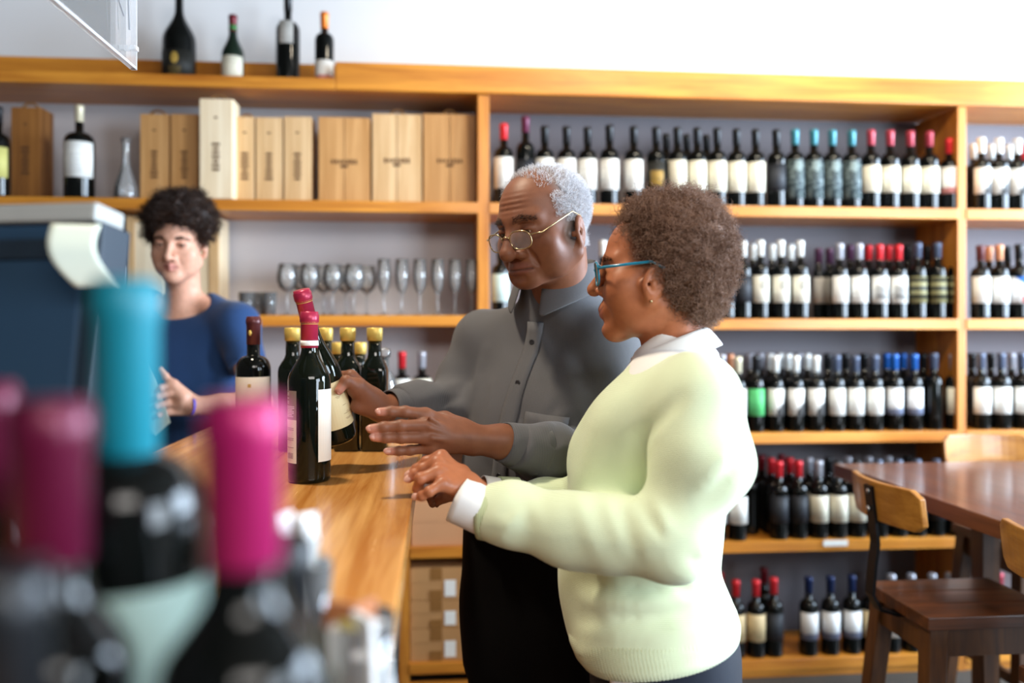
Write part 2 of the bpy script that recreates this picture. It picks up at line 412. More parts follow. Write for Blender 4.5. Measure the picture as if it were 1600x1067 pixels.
CM['tealbright'] = pmat('teal_capsule', '#067688', 0.5)
LW = {'white': 'white label', 'cream': 'cream label', 'crest': 'crested cream label', 'diagonal': 'white label slashed with grey',
      'picture': 'white label with grey picture', 'redfoot': 'white label red at foot', 'scallop': 'white label with scalloped foot', 'olive': 'olive banded label',
      'etched': 'etched grey label', 'dark': 'dark label', 'goldpic': 'dark label with gold picture', 'green': 'green label',
      'flag': 'blue and red label', 'grey': 'grey label', 'tan': 'tan label', 'yellow': 'yellow label', 'aqua': 'pale aqua label', 'gilt': 'gilt crest', None: 'no label'}
def bottle_profile(H, R, kind='bordeaux'):
    rn = 0.0142 if kind != 'burgundy' else 0.0145
    if kind == 'bordeaux': sh, nk = 0.60 * H, 0.71 * H
    elif kind == 'burgundy': sh, nk = 0.42 * H, 0.74 * H
    elif kind == 'slope': sh, nk = 0.59 * H, 0.775 * H
    else: sh, nk = 0.55 * H, 0.70 * H
    p = [(0.0, 0.006), (R * 0.55, 0.003), (R * 0.9, 0.0), (R * 0.985, 0.003), (R, 0.009), (R, sh)]
    for i in range(1, 8):
        t = i / 7
        if kind == 'bordeaux':
            r = rn + (R - rn) * (math.cos(t * math.pi / 2) ** 0.75 if t < 1 else 0); z = sh + (nk - sh) * (math.sin(t * math.pi / 2) * 0.72 + t * 0.28)
        else:
            r = rn + (R - rn) * (0.5 + 0.5 * math.cos(t * math.pi)) ** (0.85 if kind == 'slope' else 1.0); z = sh + (nk - sh) * t
        p.append((r, z))
    p += [(rn - 0.0002, 0.86 * H), (rn, H - 0.016), (rn + 0.0015, H - 0.014), (rn + 0.0015, H - 0.005), (rn + 0.0006, H - 0.0045), (rn - 0.001, H - 0.002), (0, H - 0.002)]
    return p
MESH = {}
def bottle_parts(H, R, kind, n=20):
    k = (round(H, 3), round(R, 4), kind, n)
    if k in MESH: return MESH[k]
    bm = bmesh.new(); lathe(bm, bottle_profile(H, R, kind), n)
    g = bpy.data.meshes.new('glass_body'); bm.to_mesh(g); bm.free()
    rn = 0.0142
    c0 = H - 0.062 if kind != 'half' else H - 0.06
    cp = [(rn + 0.0002, c0), (rn + 0.0009, c0 + 0.0005), (rn + 0.0011, H - 0.018), (rn + 0.0024, H - 0.0155), (rn + 0.0024, H - 0.005), (rn + 0.0012, H - 0.004), (rn + 0.0012, H - 0.0005), (rn - 0.001, H + 0.0008), (0, H + 0.0008)]
    bm = bmesh.new(); lathe(bm, cp, n); c = bpy.data.meshes.new('capsule'); bm.to_mesh(c); bm.free()
    for me in (g, c): me.polygons.foreach_set('use_smooth', [True] * len(me.polygons))
    MESH[k] = (g, c); return g, c
def label_mesh(R, h, half_deg, n=14):
    k = ('lab', round(R, 4), round(h, 3), half_deg)
    if k in MESH: return MESH[k]
    bm = bmesh.new(); a = math.radians(half_deg); r0, r1 = R + 0.0001, R + 0.0007
    lathe(bm, [(r0, 0), (r1, 0), (r1, h), (r0, h)], n, -math.pi / 2 - a, -math.pi / 2 + a)
    me = bpy.data.meshes.new('paper_label'); bm.to_mesh(me); bm.free()
    me.polygons.foreach_set('use_smooth', [len(p.vertices) == 4 and abs(p.normal.z) < 0.5 for p in me.polygons])
    MESH[k] = me; return me
GL = {}
def place_part(name, me, mat, parent, z=0.0):
    key = (me.name, mat.name)
    if key not in GL:
        m2 = me.copy(); m2.materials.clear(); m2.materials.append(mat); GL[key] = m2
    o = bpy.data.objects.new(name, GL[key]); COL.objects.link(o); o.parent = parent; o.location = (0, 0, z)
    return o
def gaps(pxs, Y):
    xs = sorted(PY(p, Y) for p in pxs)
    return min([0.0724] + [b - a for a, b in zip(xs, xs[1:])]) * 0.4985
def make_bottle(loc, H=0.302, R=0.0365, kind='bordeaux', cap='black', lab='white', lz=0.07, lh=0.105, half=78, rot=0.0,
                label='', group=None, glass='glass_black', n=20, name='wine_bottle', cat='wine bottle'):
    e = empty(name, loc, rot, label, cat, group)
    g, c = bottle_parts(H, R, kind, n)
    place_part('glass_body', g, M[glass], e)
    if cap: place_part('capsule', c, CM[cap], e)
    if lab: place_part('paper_label', label_mesh(R, lh, half), L[lab], e, lz)
    return e
ORD = ['zeroth', 'first', 'second', 'third', 'fourth', 'fifth', 'sixth', 'seventh', 'eighth', 'ninth', 'tenth', 'eleventh', 'twelfth', 'thirteenth',
       'fourteenth', 'fifteenth', 'sixteenth', 'seventeenth', 'eighteenth', 'nineteenth', 'twentieth', 'twenty-first', 'twenty-second', 'twenty-third', 'twenty-fourth', 'twenty-fifth', 'twenty-sixth']
def row(z, shelf, items, bay, back=()):
    """items: (px, cap, label, height scale) on the plane of the front bottles; counted from the upright"""
    YB0 = YF + 0.052
    if bay == 'main': order = sorted(items, key=lambda t: -t[0]); anchor = 'the table upright'
    else: order = sorted(items, key=lambda t: t[0]); anchor = 'the table upright'
    R0 = gaps([t[0] for t in items], YB0); RB = {}
    for dy in (0.085, 0.17): RB[dy] = gaps([t[0] for t in back if (t[3] if len(t) > 3 else 0.085) == dy], YB0 + dy)
    for i, it in enumerate(order):
        px, cap, lab = it[:3]; hs = it[3] if len(it) > 3 else 1.0
        H = 0.302 * hs
        big = lab in ('etched',)
        lz, lh = (0.035, 0.15) if big else ((0.058, 0.118) if lab in ('white', 'cream', 'crest', 'grey') and shelf in ('top',) and px < 1200 else (0.064, 0.105))
        if lab == 'rosecream': pass
        x = PY(px, YB0)
        kind_w = {'main': 'from', 'end': 'beyond'}[bay]
        cw = CAPW.get(cap, cap)
        make_bottle((x, YB0 + random.uniform(-0.003, 0.003), z), H, R0, 'bordeaux', cap, lab, lz, lh, 76, math.radians(random.uniform(-7, 7) - 4),
                    f'{cw}-capped bottle, {LW[lab]}, {shelf} bottle shelf, {ORD[i + 1]} {kind_w} {anchor}', f'front row on the {shelf} bottle shelf')
    for i, it in enumerate(sorted(back, key=lambda t: t[0])):
        px, cap = it[:2]; hs = it[2] if len(it) > 2 else 1.0; dy = it[3] if len(it) > 3 else 0.085
        Y = YB0 + dy
        cw = CAPW.get(cap, cap)
        near = min(range(len(order)), key=lambda j: abs(order[j][0] - px))
        used_key = (shelf, bay, near, cw, dy)
        seen = ROWSEEN.get(used_key, 0); ROWSEEN[used_key] = seen + 1
        extra = ['', ' second one', ' third one'][seen]
        where = 'beyond' if bay == 'end' else 'from'
        deep = 'deep ' if dy > 0.12 else ''
        make_bottle((PY(px, Y), Y, z), 0.302 * hs, RB[dy], 'bordeaux', cap, 'grey' if cap in ('silver', 'grape') else None, 0.064, 0.105, 76, 0,
                    f'{deep}half-hidden {cw}-capped bottle{extra} behind bottle {ORD[near + 1]} {where} table upright, {shelf} bottle shelf', f'rear row on the {shelf} bottle shelf', n=14)
ROWSEEN = {}
row(Z1, 'top', [(787, 'red', 'white', 1.02), (821, 'purple', 'dark', 1.12), (851, 'black', 'white'), (885, 'black', 'white'), (918, 'black', 'white'), (952, 'black', 'white', 1.03),
    (990, 'black', 'white', 1.02), (1025, 'black', 'goldpic', 1.02), (1058, 'black', 'cream', 1.02), (1089, 'black', 'cream', 1.02), (1120, 'black', 'cream', 1.02), (1151, 'black', 'cream', 1.02), (1181, 'black', 'cream', 1.02),
    (1213, 'black', 'dark', 1.02), (1242, 'teal', 'etched', 1.03), (1271, 'teal', 'etched', 1.03), (1300, 'teal', 'etched', 1.03), (1330, 'teal', 'etched', 1.03), (1360, 'rose', 'cream', 1.04), (1390, 'rose', 'cream', 1.04),
    (1422, 'rose', 'cream', 1.04), (1452, 'rose', 'cream', 1.04), (1483, 'brightred', 'redfoot', 0.95)], 'main',
    back=[(1041, 'black'), (1073, 'black'), (1104, 'black')])
row(Z1, 'top', [(1533, 'white', 'diagonal', 0.97), (1561, 'white', 'diagonal', 0.97), (1590, 'white', 'diagonal', 0.97), (1620, 'white', 'diagonal', 0.97)], 'end',
    back=[(1521, 'white', 0.95), (1548, 'white', 0.95), (1576, 'white', 0.95), (1600, 'red', 0.95)])
row(Z2, 'second', [(782, 'black', 'aqua', 0.97), (942, 'white', 'white'), (1108, 'black', None), (1135, 'black', 'dark'), (1161, 'white', 'dark', 1.01), (1188, 'white', 'crest', 1.02), (1219, 'white', 'crest', 1.02), (1250, 'white', 'crest', 1.02), (1312, 'silver', 'white', 0.99),
    (1342, 'silver', 'white', 0.99), (1374, 'red', 'picture', 0.98), (1404, 'red', 'picture', 0.98), (1434, 'steel', 'olive', 1.01), (1464, 'steel', 'olive', 1.01), (1494, 'steel', 'olive', 1.01)], 'main',
    back=[(1176, 'white'), (1206, 'white'), (1235, 'white'), (1279, 'grape', 0.95), (1296, 'grape', 0.95), (1328, 'grape'), (1357, 'red'), (1388, 'red'), (1418, 'black'), (1449, 'black')])
row(Z2, 'second', [(1531, 'brown', 'white', 0.98), (1561, 'peach', 'white', 0.99), (1591, 'black', 'flag', 1.0), (1622, 'black', 'white')], 'end', back=[(1545, 'peach'), (1574, 'black')])
row(Z3, 'third', [(1128, 'silver', 'white'), (1153, 'cream', 'white', 0.97), (1181, 'black', 'green', 0.99), (1212, 'white', 'diagonal', 0.98), (1243, 'white', 'diagonal', 0.98), (1274, 'white', 'diagonal', 0.98), (1307, 'steel', 'white', 0.99),
    (1336, 'steel', 'white', 0.98), (1366, 'steel', 'white', 0.99), (1398, 'blue', 'scallop', 1.0), (1428, 'blue', 'scallop', 1.0), (1459, 'steel', None, 1.01), (1490, 'silver', 'cream', 1.0)], 'main',
    back=[(1141, 'peach'), (1172, 'silver'), (1188, 'silver', 1.0, 0.17), (1203, 'white'), (1218, 'white', 1.0, 0.17), (1231, 'white'), (1248, 'silver', 1.0, 0.17), (1261, 'white'), (1293, 'black'), (1321, 'black'), (1350, 'black'), (1385, 'blue'), (1411, 'blue'), (1443, 'black'), (1472, 'brown')])
row(Z3, 'third', [(1533, 'steel', 'white', 1.01), (1564, 'steel', 'white', 1.01), (1596, 'steel', 'white', 1.01), (1626, 'black', 'white')], 'end', back=[(1518, 'black'), (1548, 'black'), (1580, 'silver')])
row(Z4, 'fourth', [(1120, 'black', 'white'), (1152, 'blue', 'white', 0.97), (1217, 'red', 'dark', 1.0), (1248, 'red', 'dark', 1.0), (1279, 'silver', 'cream', 1.0), (1309, 'black', 'cream', 0.99), (1339, 'black', 'cream', 0.99), (1372, 'steel', 'dark'),
    (1403, 'steel', 'dark'), (1432, 'steel', 'dark'), (1462, 'steel', 'dark'), (1490, 'steel', 'dark')], 'main',
    back=[(1172, 'red'), (1190, 'darkred', 1.0, 0.17), (1205, 'red'), (1221, 'darkred', 1.0, 0.17), (1234, 'red'), (1264, 'silver'), (1294, 'black'), (1325, 'silver'), (1357, 'silver'), (1388, 'silver'), (1418, 'black')])
row(Z5, 'lowest', [(1150, 'red', 'tan', 0.98), (1181, 'brightred', 'tan', 0.98), (1209, 'brightred', 'dark', 1.0), (1263, 'navy', 'scallop', 1.0), (1297, 'navy', 'scallop', 1.0), (1331, 'navy', 'scallop', 1.0), (1360, 'silver', 'tan', 1.0),
    (1393, 'silver', 'white'), (1424, 'silver', 'white'), (1456, 'silver', 'white'), (1484, 'silver', 'white')], 'main', back=[(1194, 'darkred', 1.05), (1125, 'red')])
row(Z5, 'lowest', [(1530, 'rose', 'white', 0.98), (1562, 'rose', 'white', 0.98), (1594, 'black', 'white')], 'end')
# the two bottles on the hidden third shelf beyond the counter
for px, cap, lab, t in ((628, 'red', 'white', 'red-capped bottle with white label on the low shelf beyond the counter'),
                        (659, 'silver', 'cream', 'silver-capped bottle with cream label on the low shelf beyond the counter')):
    make_bottle((PY(px, YF + 0.05), YF + 0.05, 0.965), 0.302, 0.0365, 'bordeaux', cap, lab, 0.1, 0.1, 76, 0, t)
# on top of the shelving
ZTT = ZT + 0.036
YT = YF + 0.10
def tb(px, H, R, kind, cap, lab, lz, lh, label, glass='glass_black', Y=YT):
    return make_bottle((PY(px, Y), Y, ZTT), H, R, kind, cap, lab, lz, lh, 34 if lab == 'grey' else 70, 0, label, None, glass, 24)
tb(280, 0.372, 0.060, 'burgundy', None, 'gilt', 0.012, 0.10, 'fat magnum bottle with gilt crest standing on top of the shelving')
b1 = tb(364, 0.262, 0.041, 'burgundy', 'darkred', 'cream', 0.008, 0.092, 'green bottle with red capsule and cream label on top of the shelving', 'glass_green')
b2 = tb(450, 0.345, 0.0445, 'bordeaux', 'black', 'grey', 0.15, 0.085, 'tall dark magnum with worn picture label on top of the shelving')
b3 = tb(507, 0.272, 0.0355, 'bordeaux', 'orange', 'redfoot', 0.005, 0.08, 'blue-black bottle with orange cap on the shelving top, by the tall fascia', Y=YF + 0.07)
bm = bmesh.new(); lathe(bm, [(0.0152, 0.205), (0.0156, 0.2052), (0.0152, 0.226), (0.0148, 0.2262)], 20)
obj('green_neck_band', bm, CM['green'], b1, True)
# boxes' shelf bottles
make_bottle((PY(124, YF + 0.06), YF + 0.06, Z1), 0.345, 0.052, 'bordeaux', 'cream', 'white', 0.075, 0.13, 74, math.radians(6), 'big dark bottle with white capsule beside the brown wooden box', n=24)
make_bottle((PY(-3, YF + 0.05), YF + 0.05, Z1), 0.33, 0.040, 'bordeaux', 'black', 'yellow', 0.07, 0.11, 74, 0, 'dark bottle with yellow label at the very end of the box shelf')
for i, px in enumerate((126, 156, 186)):
    make_bottle((PY(px, YF + 0.12), YF + 0.12, Z2L), 0.30, 0.0365, 'bordeaux', 'black', None, label=f'black unlabelled bottle in the dark bay, {ORD[3 - i]} from the pale wooden case', n=14)

# ------------------------------------------------------------------ wooden wine boxes
def stamp_marks(parent, w, h, yf, vertical):
    """an unreadable burnt-in stamp: a row of short strokes and a small emblem"""
    bm = bmesh.new(); r = random.Random(int(w * 1e4))
    n = 7
    for i in range(n):
        t = (i - (n - 1) / 2)
        hh = r.uniform(0.012, 0.021)
        if vertical:
            c = (w / 2, h * 0.42 + t * 0.0155); bx(bm, (c[0] - hh * 0.7, yf - 0.0006, c[1] - 0.0045), (c[0] + hh * 0.7, yf, c[1] + 0.0045))
        else:
            c = (w / 2 + t * 0.0145, h * 0.48); bx(bm, (c[0] - 0.0045, yf - 0.0006, c[1] - hh * 0.5), (c[0] + 0.0045, yf, c[1] + hh * 0.5))
    if not vertical:
        bx(bm, (w / 2 - 0.014, yf - 0.0006, h * 0.48 - 0.022), (w / 2 + 0.014, yf, h * 0.48 - 0.012))
    else:
        bx(bm, (w / 2 - 0.006, yf - 0.0006, h * 0.80), (w / 2 + 0.006, yf, h * 0.80 + 0.006))
    obj('burnt_stamp', bm, M['stamp'], parent)['kind'] = 'stuff'
def wine_box(px0, px1, ytop, mat, label, Y=None, vertical=True, rope=True, z=Z1, depth=0.11, slats=1, stamp=True, group='wooden wine boxes on the shelf'):
    Y = YF + 0.075 if Y is None else Y
    x0, x1 = PY(px0, Y), PY(px1, Y)
    d = Y / (math.cos(TH) - ((px0 + px1) / 2 - 800) / FPX * math.sin(TH))
    h = CAMZ + (HOR - ytop) / FPX * d - z; wdt = x1 - x0
    e = empty('wine_box', (x0, Y, z), 0, label, 'wooden box', group)
    box('carcass', (0, 0.012, 0), (wdt, depth, h), M[mat], e, 0.001)
    n = slats
    for i in range(n):
        box('lid_board', (wdt * i / n + 0.002, 0.002, 0.004), (wdt * (i + 1) / n - 0.0012, 0.011, h - 0.004), M[mat], e, 0.001)
    if stamp: stamp_marks(e, wdt, h, 0.0016, vertical)
    if rope:
        bm = bmesh.new(); R0 = min(0.03, wdt * 0.33)
        tube(bm, [(wdt / 2 + R0 * math.cos(a), depth * 0.4, h - 0.004 + R0 * 0.85 * math.sin(a)) for a in np.linspace(0, math.pi, 11)], 0.0045, 6)
        obj('rope_handle', bm, M['rope'], e, True)
    return e
wine_box(16, 62, 166, 'pine4', 'narrow dark brown wooden box at the end of the box shelf')
wine_box(218, 263, 177, 'pine2', 'narrow honey wooden box behind the clear decanter')
wine_box(266, 309, 177, 'pine2', 'narrow honey wooden box close beside the pale white one', rope=False)
wine_box(311, 363, 153, 'pine3', 'pale white pine bottle box with rope handle, pulled forward of its row', Y=YF + 0.012)
wine_box(367, 397, 181, 'pine', 'slim pine box tucked behind the pale white box')
wine_box(399, 441, 182, 'pine', 'slim pine box in the middle of the three beyond the white one', rope=False)
wine_box(443, 486, 181, 'pine', 'slim pine box beside the dark gap in the row', rope=False)
wine_box(497, 578, 182, 'pine2', 'wide pine wine box beside the dark gap', vertical=False, rope=False, slats=2)
wine_box(581, 659, 177, 'pine', 'wide pale pine wine box with rope handle, middle of the three wide ones', vertical=False, slats=2)
wine_box(661, 744, 177, 'pine2', 'wide honey wine box against the upright', vertical=False, slats=2)
# pale wooden case behind the young man
xa, xb = PY(197, YF + 0.10), PY(341, YF + 0.10)
case = empty('wine_case', (xa, YF + 0.10, Z2L), 0, 'tall pale wooden case with framed lid behind the young man', 'wooden case')
cw_, ch_ = xb - xa, 0.372
box('carcass', (0, 0.014, 0), (cw_, 0.16, ch_), M['pine3'], case, 0.001)
box('frame_stile', (0, 0.0, 0), (0.028, 0.014, ch_), M['pine'], case, 0.001)
box('frame_stile', (cw_ - 0.034, 0.0, 0), (cw_, 0.014, ch_), M['pine'], case, 0.001)
box('frame_rail', (0.028, 0.0, ch_ - 0.022), (cw_ - 0.034, 0.014, ch_), M['pine'], case, 0.001)
for i in range(3):
    ww = (cw_ - 0.064) / 3
    box('lid_board', (0.029 + ww * i, 0.004, 0.002), (0.027 + ww * (i + 1), 0.0135, ch_ - 0.024), M['pine3'], case, 0.001)
# ------------------------------------------------------------------ cartons by the counter
def carton(px0, px1, z0, h, mat, label, depth=0.27, tapes=True, sticker=True, Y=YF + 0.02):
    x0, x1 = PY(px0, Y), PY(px1, Y); wdt = x1 - x0
    e = empty('carton', (x0, Y, z0), 0, label, 'carton', 'cartons on the low shelf' if tapes else None)
    box('carton_body', (0, 0, 0), (wdt, depth, h), mat, e, 0.003)
    box('lid_flap', (0.001, -0.0015, h * 0.55), (wdt - 0.001, -0.0002, h - 0.001), mat, e)
    if tapes:
        tx = wdt * 0.30
        box('packing_tape', (tx, -0.0024, 0), (tx + 0.045, -0.0016, h * 0.32), M['tape'], e)
        box('packing_tape', (tx, -0.0024, h * 0.62), (tx + 0.045, -0.0016, h), M['tape'], e)
    if sticker: box('white_sticker', (wdt * 0.52, -0.0026, h * 0.12), (wdt * 0.52 + 0.042, -0.0016, h * 0.62), M['paper'], e)
    return e
xpx0, xpx1 = 641, 744
for i, t in enumerate(('bottom carton of the three taped ones stacked on the low shelf', 'middle carton of the three taped ones stacked on the low shelf', 'top carton of the three taped ones stacked on the low shelf')):
    hh = (0.122, 0.104, 0.122)[i]; zz = Z5L + (0, 0.123, 0.228)[i]
    c_ = carton(xpx0, xpx1 + 18 * 0, zz, hh, M['card'], t)
carton(642, 742, Z4L, 0.165, M['card2'], 'plain tan carton lying on the shelf above the three taped cartons', tapes=False, sticker=False)

# ------------------------------------------------------------------ glassware on the shelf
def glass_mesh(kind):
    if kind == 'wine': pr = [(0.0, 0.0), (0.034, 0.0), (0.034, 0.0018), (0.008, 0.006), (0.004, 0.012), (0.0038, 0.075), (0.008, 0.086), (0.028, 0.103), (0.0385, 0.128), (0.0375, 0.155), (0.031, 0.192), (0.0297, 0.192), (0.036, 0.155), (0.037, 0.128), (0.027, 0.1045), (0.006, 0.089), (0, 0.088)]
    elif kind == 'flute': pr = [(0.0, 0.0), (0.031, 0.0), (0.031, 0.0018), (0.007, 0.006), (0.004, 0.012), (0.0038, 0.07), (0.008, 0.082), (0.019, 0.105), (0.0255, 0.15), (0.0235, 0.212), (0.0222, 0.212), (0.0241, 0.15), (0.0178, 0.106), (0.006, 0.086), (0, 0.085)]
    elif kind == 'tumbler': pr = [(0, 0), (0.024, 0), (0.030, 0.085), (0.0286, 0.085), (0.0228, 0.006), (0, 0.005)]
    else: pr = [(0, 0), (0.062, 0), (0.066, 0.01), (0.060, 0.05), (0.035, 0.10), (0.02, 0.135), (0.0185, 0.20), (0.03, 0.225), (0.0285, 0.225), (0.017, 0.20), (0.0185, 0.135), (0.0335, 0.10), (0.0585, 0.05), (0.0645, 0.012), (0, 0.004)]
    if kind == 'decanter': pr = [(r * 0.64, z) for r, z in pr]
    bm = bmesh.new(); lathe(bm, pr, 24)
    me = bpy.data.meshes.new(kind); bm.to_mesh(me); bm.free(); me.materials.append(M['clear'])
    me.polygons.foreach_set('use_smooth', [True] * len(me.polygons)); return me
GM = {k: glass_mesh(k) for k in ('wine', 'flute', 'tumbler', 'decanter')}
def glassware(kind, px, Y, name, label, cat, group, z=Z2L):
    o = link_mesh(name, GM[kind]); o.location = (PY(px, Y), Y, z); tag(o, label, cat, group); return o
for i, px in enumerate((600, 628, 656, 684, 711, 737)):
    glassware('flute', px, YF + 0.05, 'champagne_flute', f'clear champagne flute on the glass shelf, {ORD[6 - i]} from the upright', 'glass', 'champagne flutes in a row')
for i, px in enumerate((449, 484, 520, 553)):
    glassware('wine', px, YF + 0.05, 'wine_glass', f'clear round-bowled wine glass on the glass shelf, {ORD[4 - i]} from the flutes', 'glass', 'wine glasses in a row')
for i, px in enumerate((472, 506, 540, 573)):
    glassware('wine', px, YF + 0.14, 'wine_glass', f'clear wine glass in the rear row, {ORD[4 - i]} from the flutes', 'glass', 'wine glasses in the rear row')
for i, px in enumerate((385, 403, 420)):
    glassware('tumbler', px, YF + 0.045 + 0.02 * (i % 2), 'tumbler', f'small clear tumbler on the glass shelf, {ORD[3 - i]} from the wine glasses', 'glass', 'tumblers in a row')
glassware('decanter', 197, YF + 0.05, 'decanter', 'clear glass decanter with flared lip between big bottle and wooden boxes', 'decanter', None, Z1)
# ------------------------------------------------------------------ bottles on the counter
def on_counter(px, d):
    p = P(px, HOR, d); return (float(p[0]), float(p[1]), ZC)
M['wine'] = pmat('red_wine', '#0A0204', 0.1)
m_, nt_, b_ = new_mat('olive_wine_glass')
nt_.links.new(mixc(nt_, noise(nt_, coords(nt_), 30), lin('#1C241A'), lin('#2A3426')), b_.inputs['Base Color'])
b_.inputs['Transmission Weight'].default_value = 0.8; b_.inputs['Roughness'].default_value = 0.02; b_.inputs['IOR'].default_value = 1.4
M['glass_olive'] = m_
def hero_bottle(name, loc, rot, label, H=0.302, R=0.0368, kind='slope', front='white', arcs=((-100, -62, 'back'), (-18, 18, 'front')), cap='crimson'):
    """wine bottle with a see-through glass neck, wine inside, capsule with a white ring"""
    e = empty(name, loc, rot, label, 'wine bottle')
    bm = bmesh.new(); lathe(bm, bottle_profile(H, R, kind), 40); g = obj('glass_body', bm, M['glass_olive'], e, True)
    pr = [(r * 0.93 if z > 0.01 else r * 0.9, z + 0.002) for r, z in bottle_profile(H, R, kind) if z < 0.63 * H]
    zt = pr[-1][1]; pr = pr + [(0, zt)]
    bm = bmesh.new(); lathe(bm, pr, 32); obj('wine', bm, M['wine'], e, True)
    z0 = H - 0.064; rn = 0.0146
    bm = bmesh.new(); lathe(bm, [(rn - 0.0002, z0), (rn + 0.0006, z0), (rn + 0.0007, H - 0.02), (rn + 0.0024, H - 0.0175), (rn + 0.0024, H - 0.005), (rn + 0.001, H - 0.0035), (rn + 0.0008, H + 0.0006), (0, H + 0.001)], 32)
    obj('capsule', bm, CM[cap], e, True)
    bm = bmesh.new(); lathe(bm, [(rn + 0.0007, z0 + 0.004), (rn + 0.0011, z0 + 0.004), (rn + 0.0011, z0 + 0.013), (rn + 0.0007, z0 + 0.013)], 32)
    obj('white_neck_ring', bm, M['paper'], e, True)
    bm = bmesh.new()
    for zz in (H - 0.0215, H - 0.0185): tube(bm, [((rn + 0.0012) * math.cos(a), (rn + 0.0012) * math.sin(a), zz) for a in np.linspace(0, 2 * math.pi, 25)[:-1]], 0.0006, 5, True)
    obj('capsule_groove_ring', bm, M['gold'], e, True)
    return e
def arc_label(parent, R, z0, z1, a0, a1, mat, name='paper_label', r=0.0006, n=14):
    bm = bmesh.new(); lathe(bm, [(R + 0.0002, z0), (R + r, z0), (R + r, z1), (R + 0.0002, z1)], n, math.radians(a0), math.radians(a1))
    return obj(name, bm, mat, parent)
M['label_taupe'] = pmat('label_taupe', '#8C8278', 0.6)
M['label_cream_plain'] = pmat('label_cream_plain', '#E4D5A8', 0.6, var=0.02)
M['label_ivory'] = pmat('label_ivory', '#EFE9DC', 0.6, var=0.02)
M['ink'] = pmat('dark_ink', '#5A5248', 0.7)
MB_ROT = math.radians(0)
mbx = P(483.5, HOR, 1.49)
hb = hero_bottle('wine_bottle', (float(mbx[0]), float(mbx[1]), ZC), 0, 'main dark wine bottle with crimson capsule, standing upright on the counter front', R=0.0375)
R_ = 0.0375
# angle 0 = +x, -90 = towards the camera: the back label shows at the left, the edge of the front label at the right
arc_label(hb, R_, 0.112, 0.163, -187, -117, M['label_taupe'], 'back_label_head')
arc_label(hb, R_, 0.036, 0.112, -187, -117, M['label_ivory'], 'back_label_foot')
arc_label(hb, R_, 0.038, 0.165, -58, 62, M['label_ivory'], 'front_label')
r = random.Random(3); bm = bmesh.new()
for i in range(15):
    z = 0.158 - i * 0.0029
    if i in (2, 4, 7): continue
    a1 = -123 - r.uniform(0, 9)
    lathe(bm, [(R_ + 0.0007, z), (R_ + 0.0010, z), (R_ + 0.0010, z + 0.0011), (R_ + 0.0007, z + 0.0011)], 6, math.radians(-160), math.radians(a1 if i > 6 else -146))
obj('printed_lines', bm, M['paper'], hb)
bm = bmesh.new()
for z in (0.097, 0.094, 0.079, 0.076, 0.063): lathe(bm, [(R_ + 0.0007, z), (R_ + 0.0009, z), (R_ + 0.0009, z + 0.0008), (R_ + 0.0007, z + 0.0008)], 6, math.radians(-158), math.radians(-126))
for i in range(16):
    a = -152 + i * 1.5
    if i % 5 == 3: continue
    lathe(bm, [(R_ + 0.0007, 0.044), (R_ + 0.0009, 0.044), (R_ + 0.0009, 0.054), (R_ + 0.0007, 0.054)], 1, math.radians(a), math.radians(a + 0.8))
obj('printed_barcode', bm, M['ink'], hb)
# the bottle the man tilts
hp = P(528, 686, 1.625)
hb2 = hero_bottle('wine_bottle', tuple(hp), 0, 'tilted dark wine bottle with cream label held in the hand of the older man', R=0.0372, kind='burgundy')
top = P(474, 466, 1.55) - hp
zax = Vector(top).normalized(); yax = zax.cross(Vector((1, 0, 0))).normalized(); xax = yax.cross(zax).normalized()
HB2 = Matrix((xax, yax, zax)).transposed()
hb2.rotation_euler = HB2.to_euler()
arc_label(hb2, 0.0372, 0.032, 0.124, -112, 12, M['label_cream_plain'], 'front_label')
bm = bmesh.new()
for z, a0, a1 in ((0.094, -58, -40), (0.0915, -54, -44), (0.074, -40, -26), (0.060, -30, -20), (0.057, -42, -8), (0.0475, -40, -12), (0.0455, -36, -16)):
    lathe(bm, [(0.0379, z), (0.0380, z), (0.0380, z + 0.0007), (0.0379, z + 0.0007)], 8, math.radians(a0), math.radians(a1))
obj('printed_lines', bm, M['tape'], hb2)
# brown-capped bottle beside the young man
make_bottle(on_counter(396, 1.86), 0.298, 0.0378, 'bordeaux', 'brown', None, label='dark bottle with brown capsule and pale label standing near the young man', n=32)
nb = bpy.context.scene.collection.objects[-1].parent or bpy.context.scene.collection.objects[-1]
arc_label(nb, 0.0378, 0.03, 0.165, -168, -12, M['label_ivory'], 'paper_label', n=24)
bm = bmesh.new(); bmesh.ops.create_uvsphere(bm, u_segments=10, v_segments=6, radius=0.005, matrix=Matrix.Translation((-0.004, -0.0156, 0.262)) @ Matrix.Diagonal((0.7, 0.25, 1.3, 1)))
obj('gold_seal', bm, M['gold'], nb, True)
bm = bmesh.new(); bx(bm, (-0.004, -0.0388, 0.142), (0.003, -0.0383, 0.150)); obj('printed_emblem', bm, M['gold'], nb)
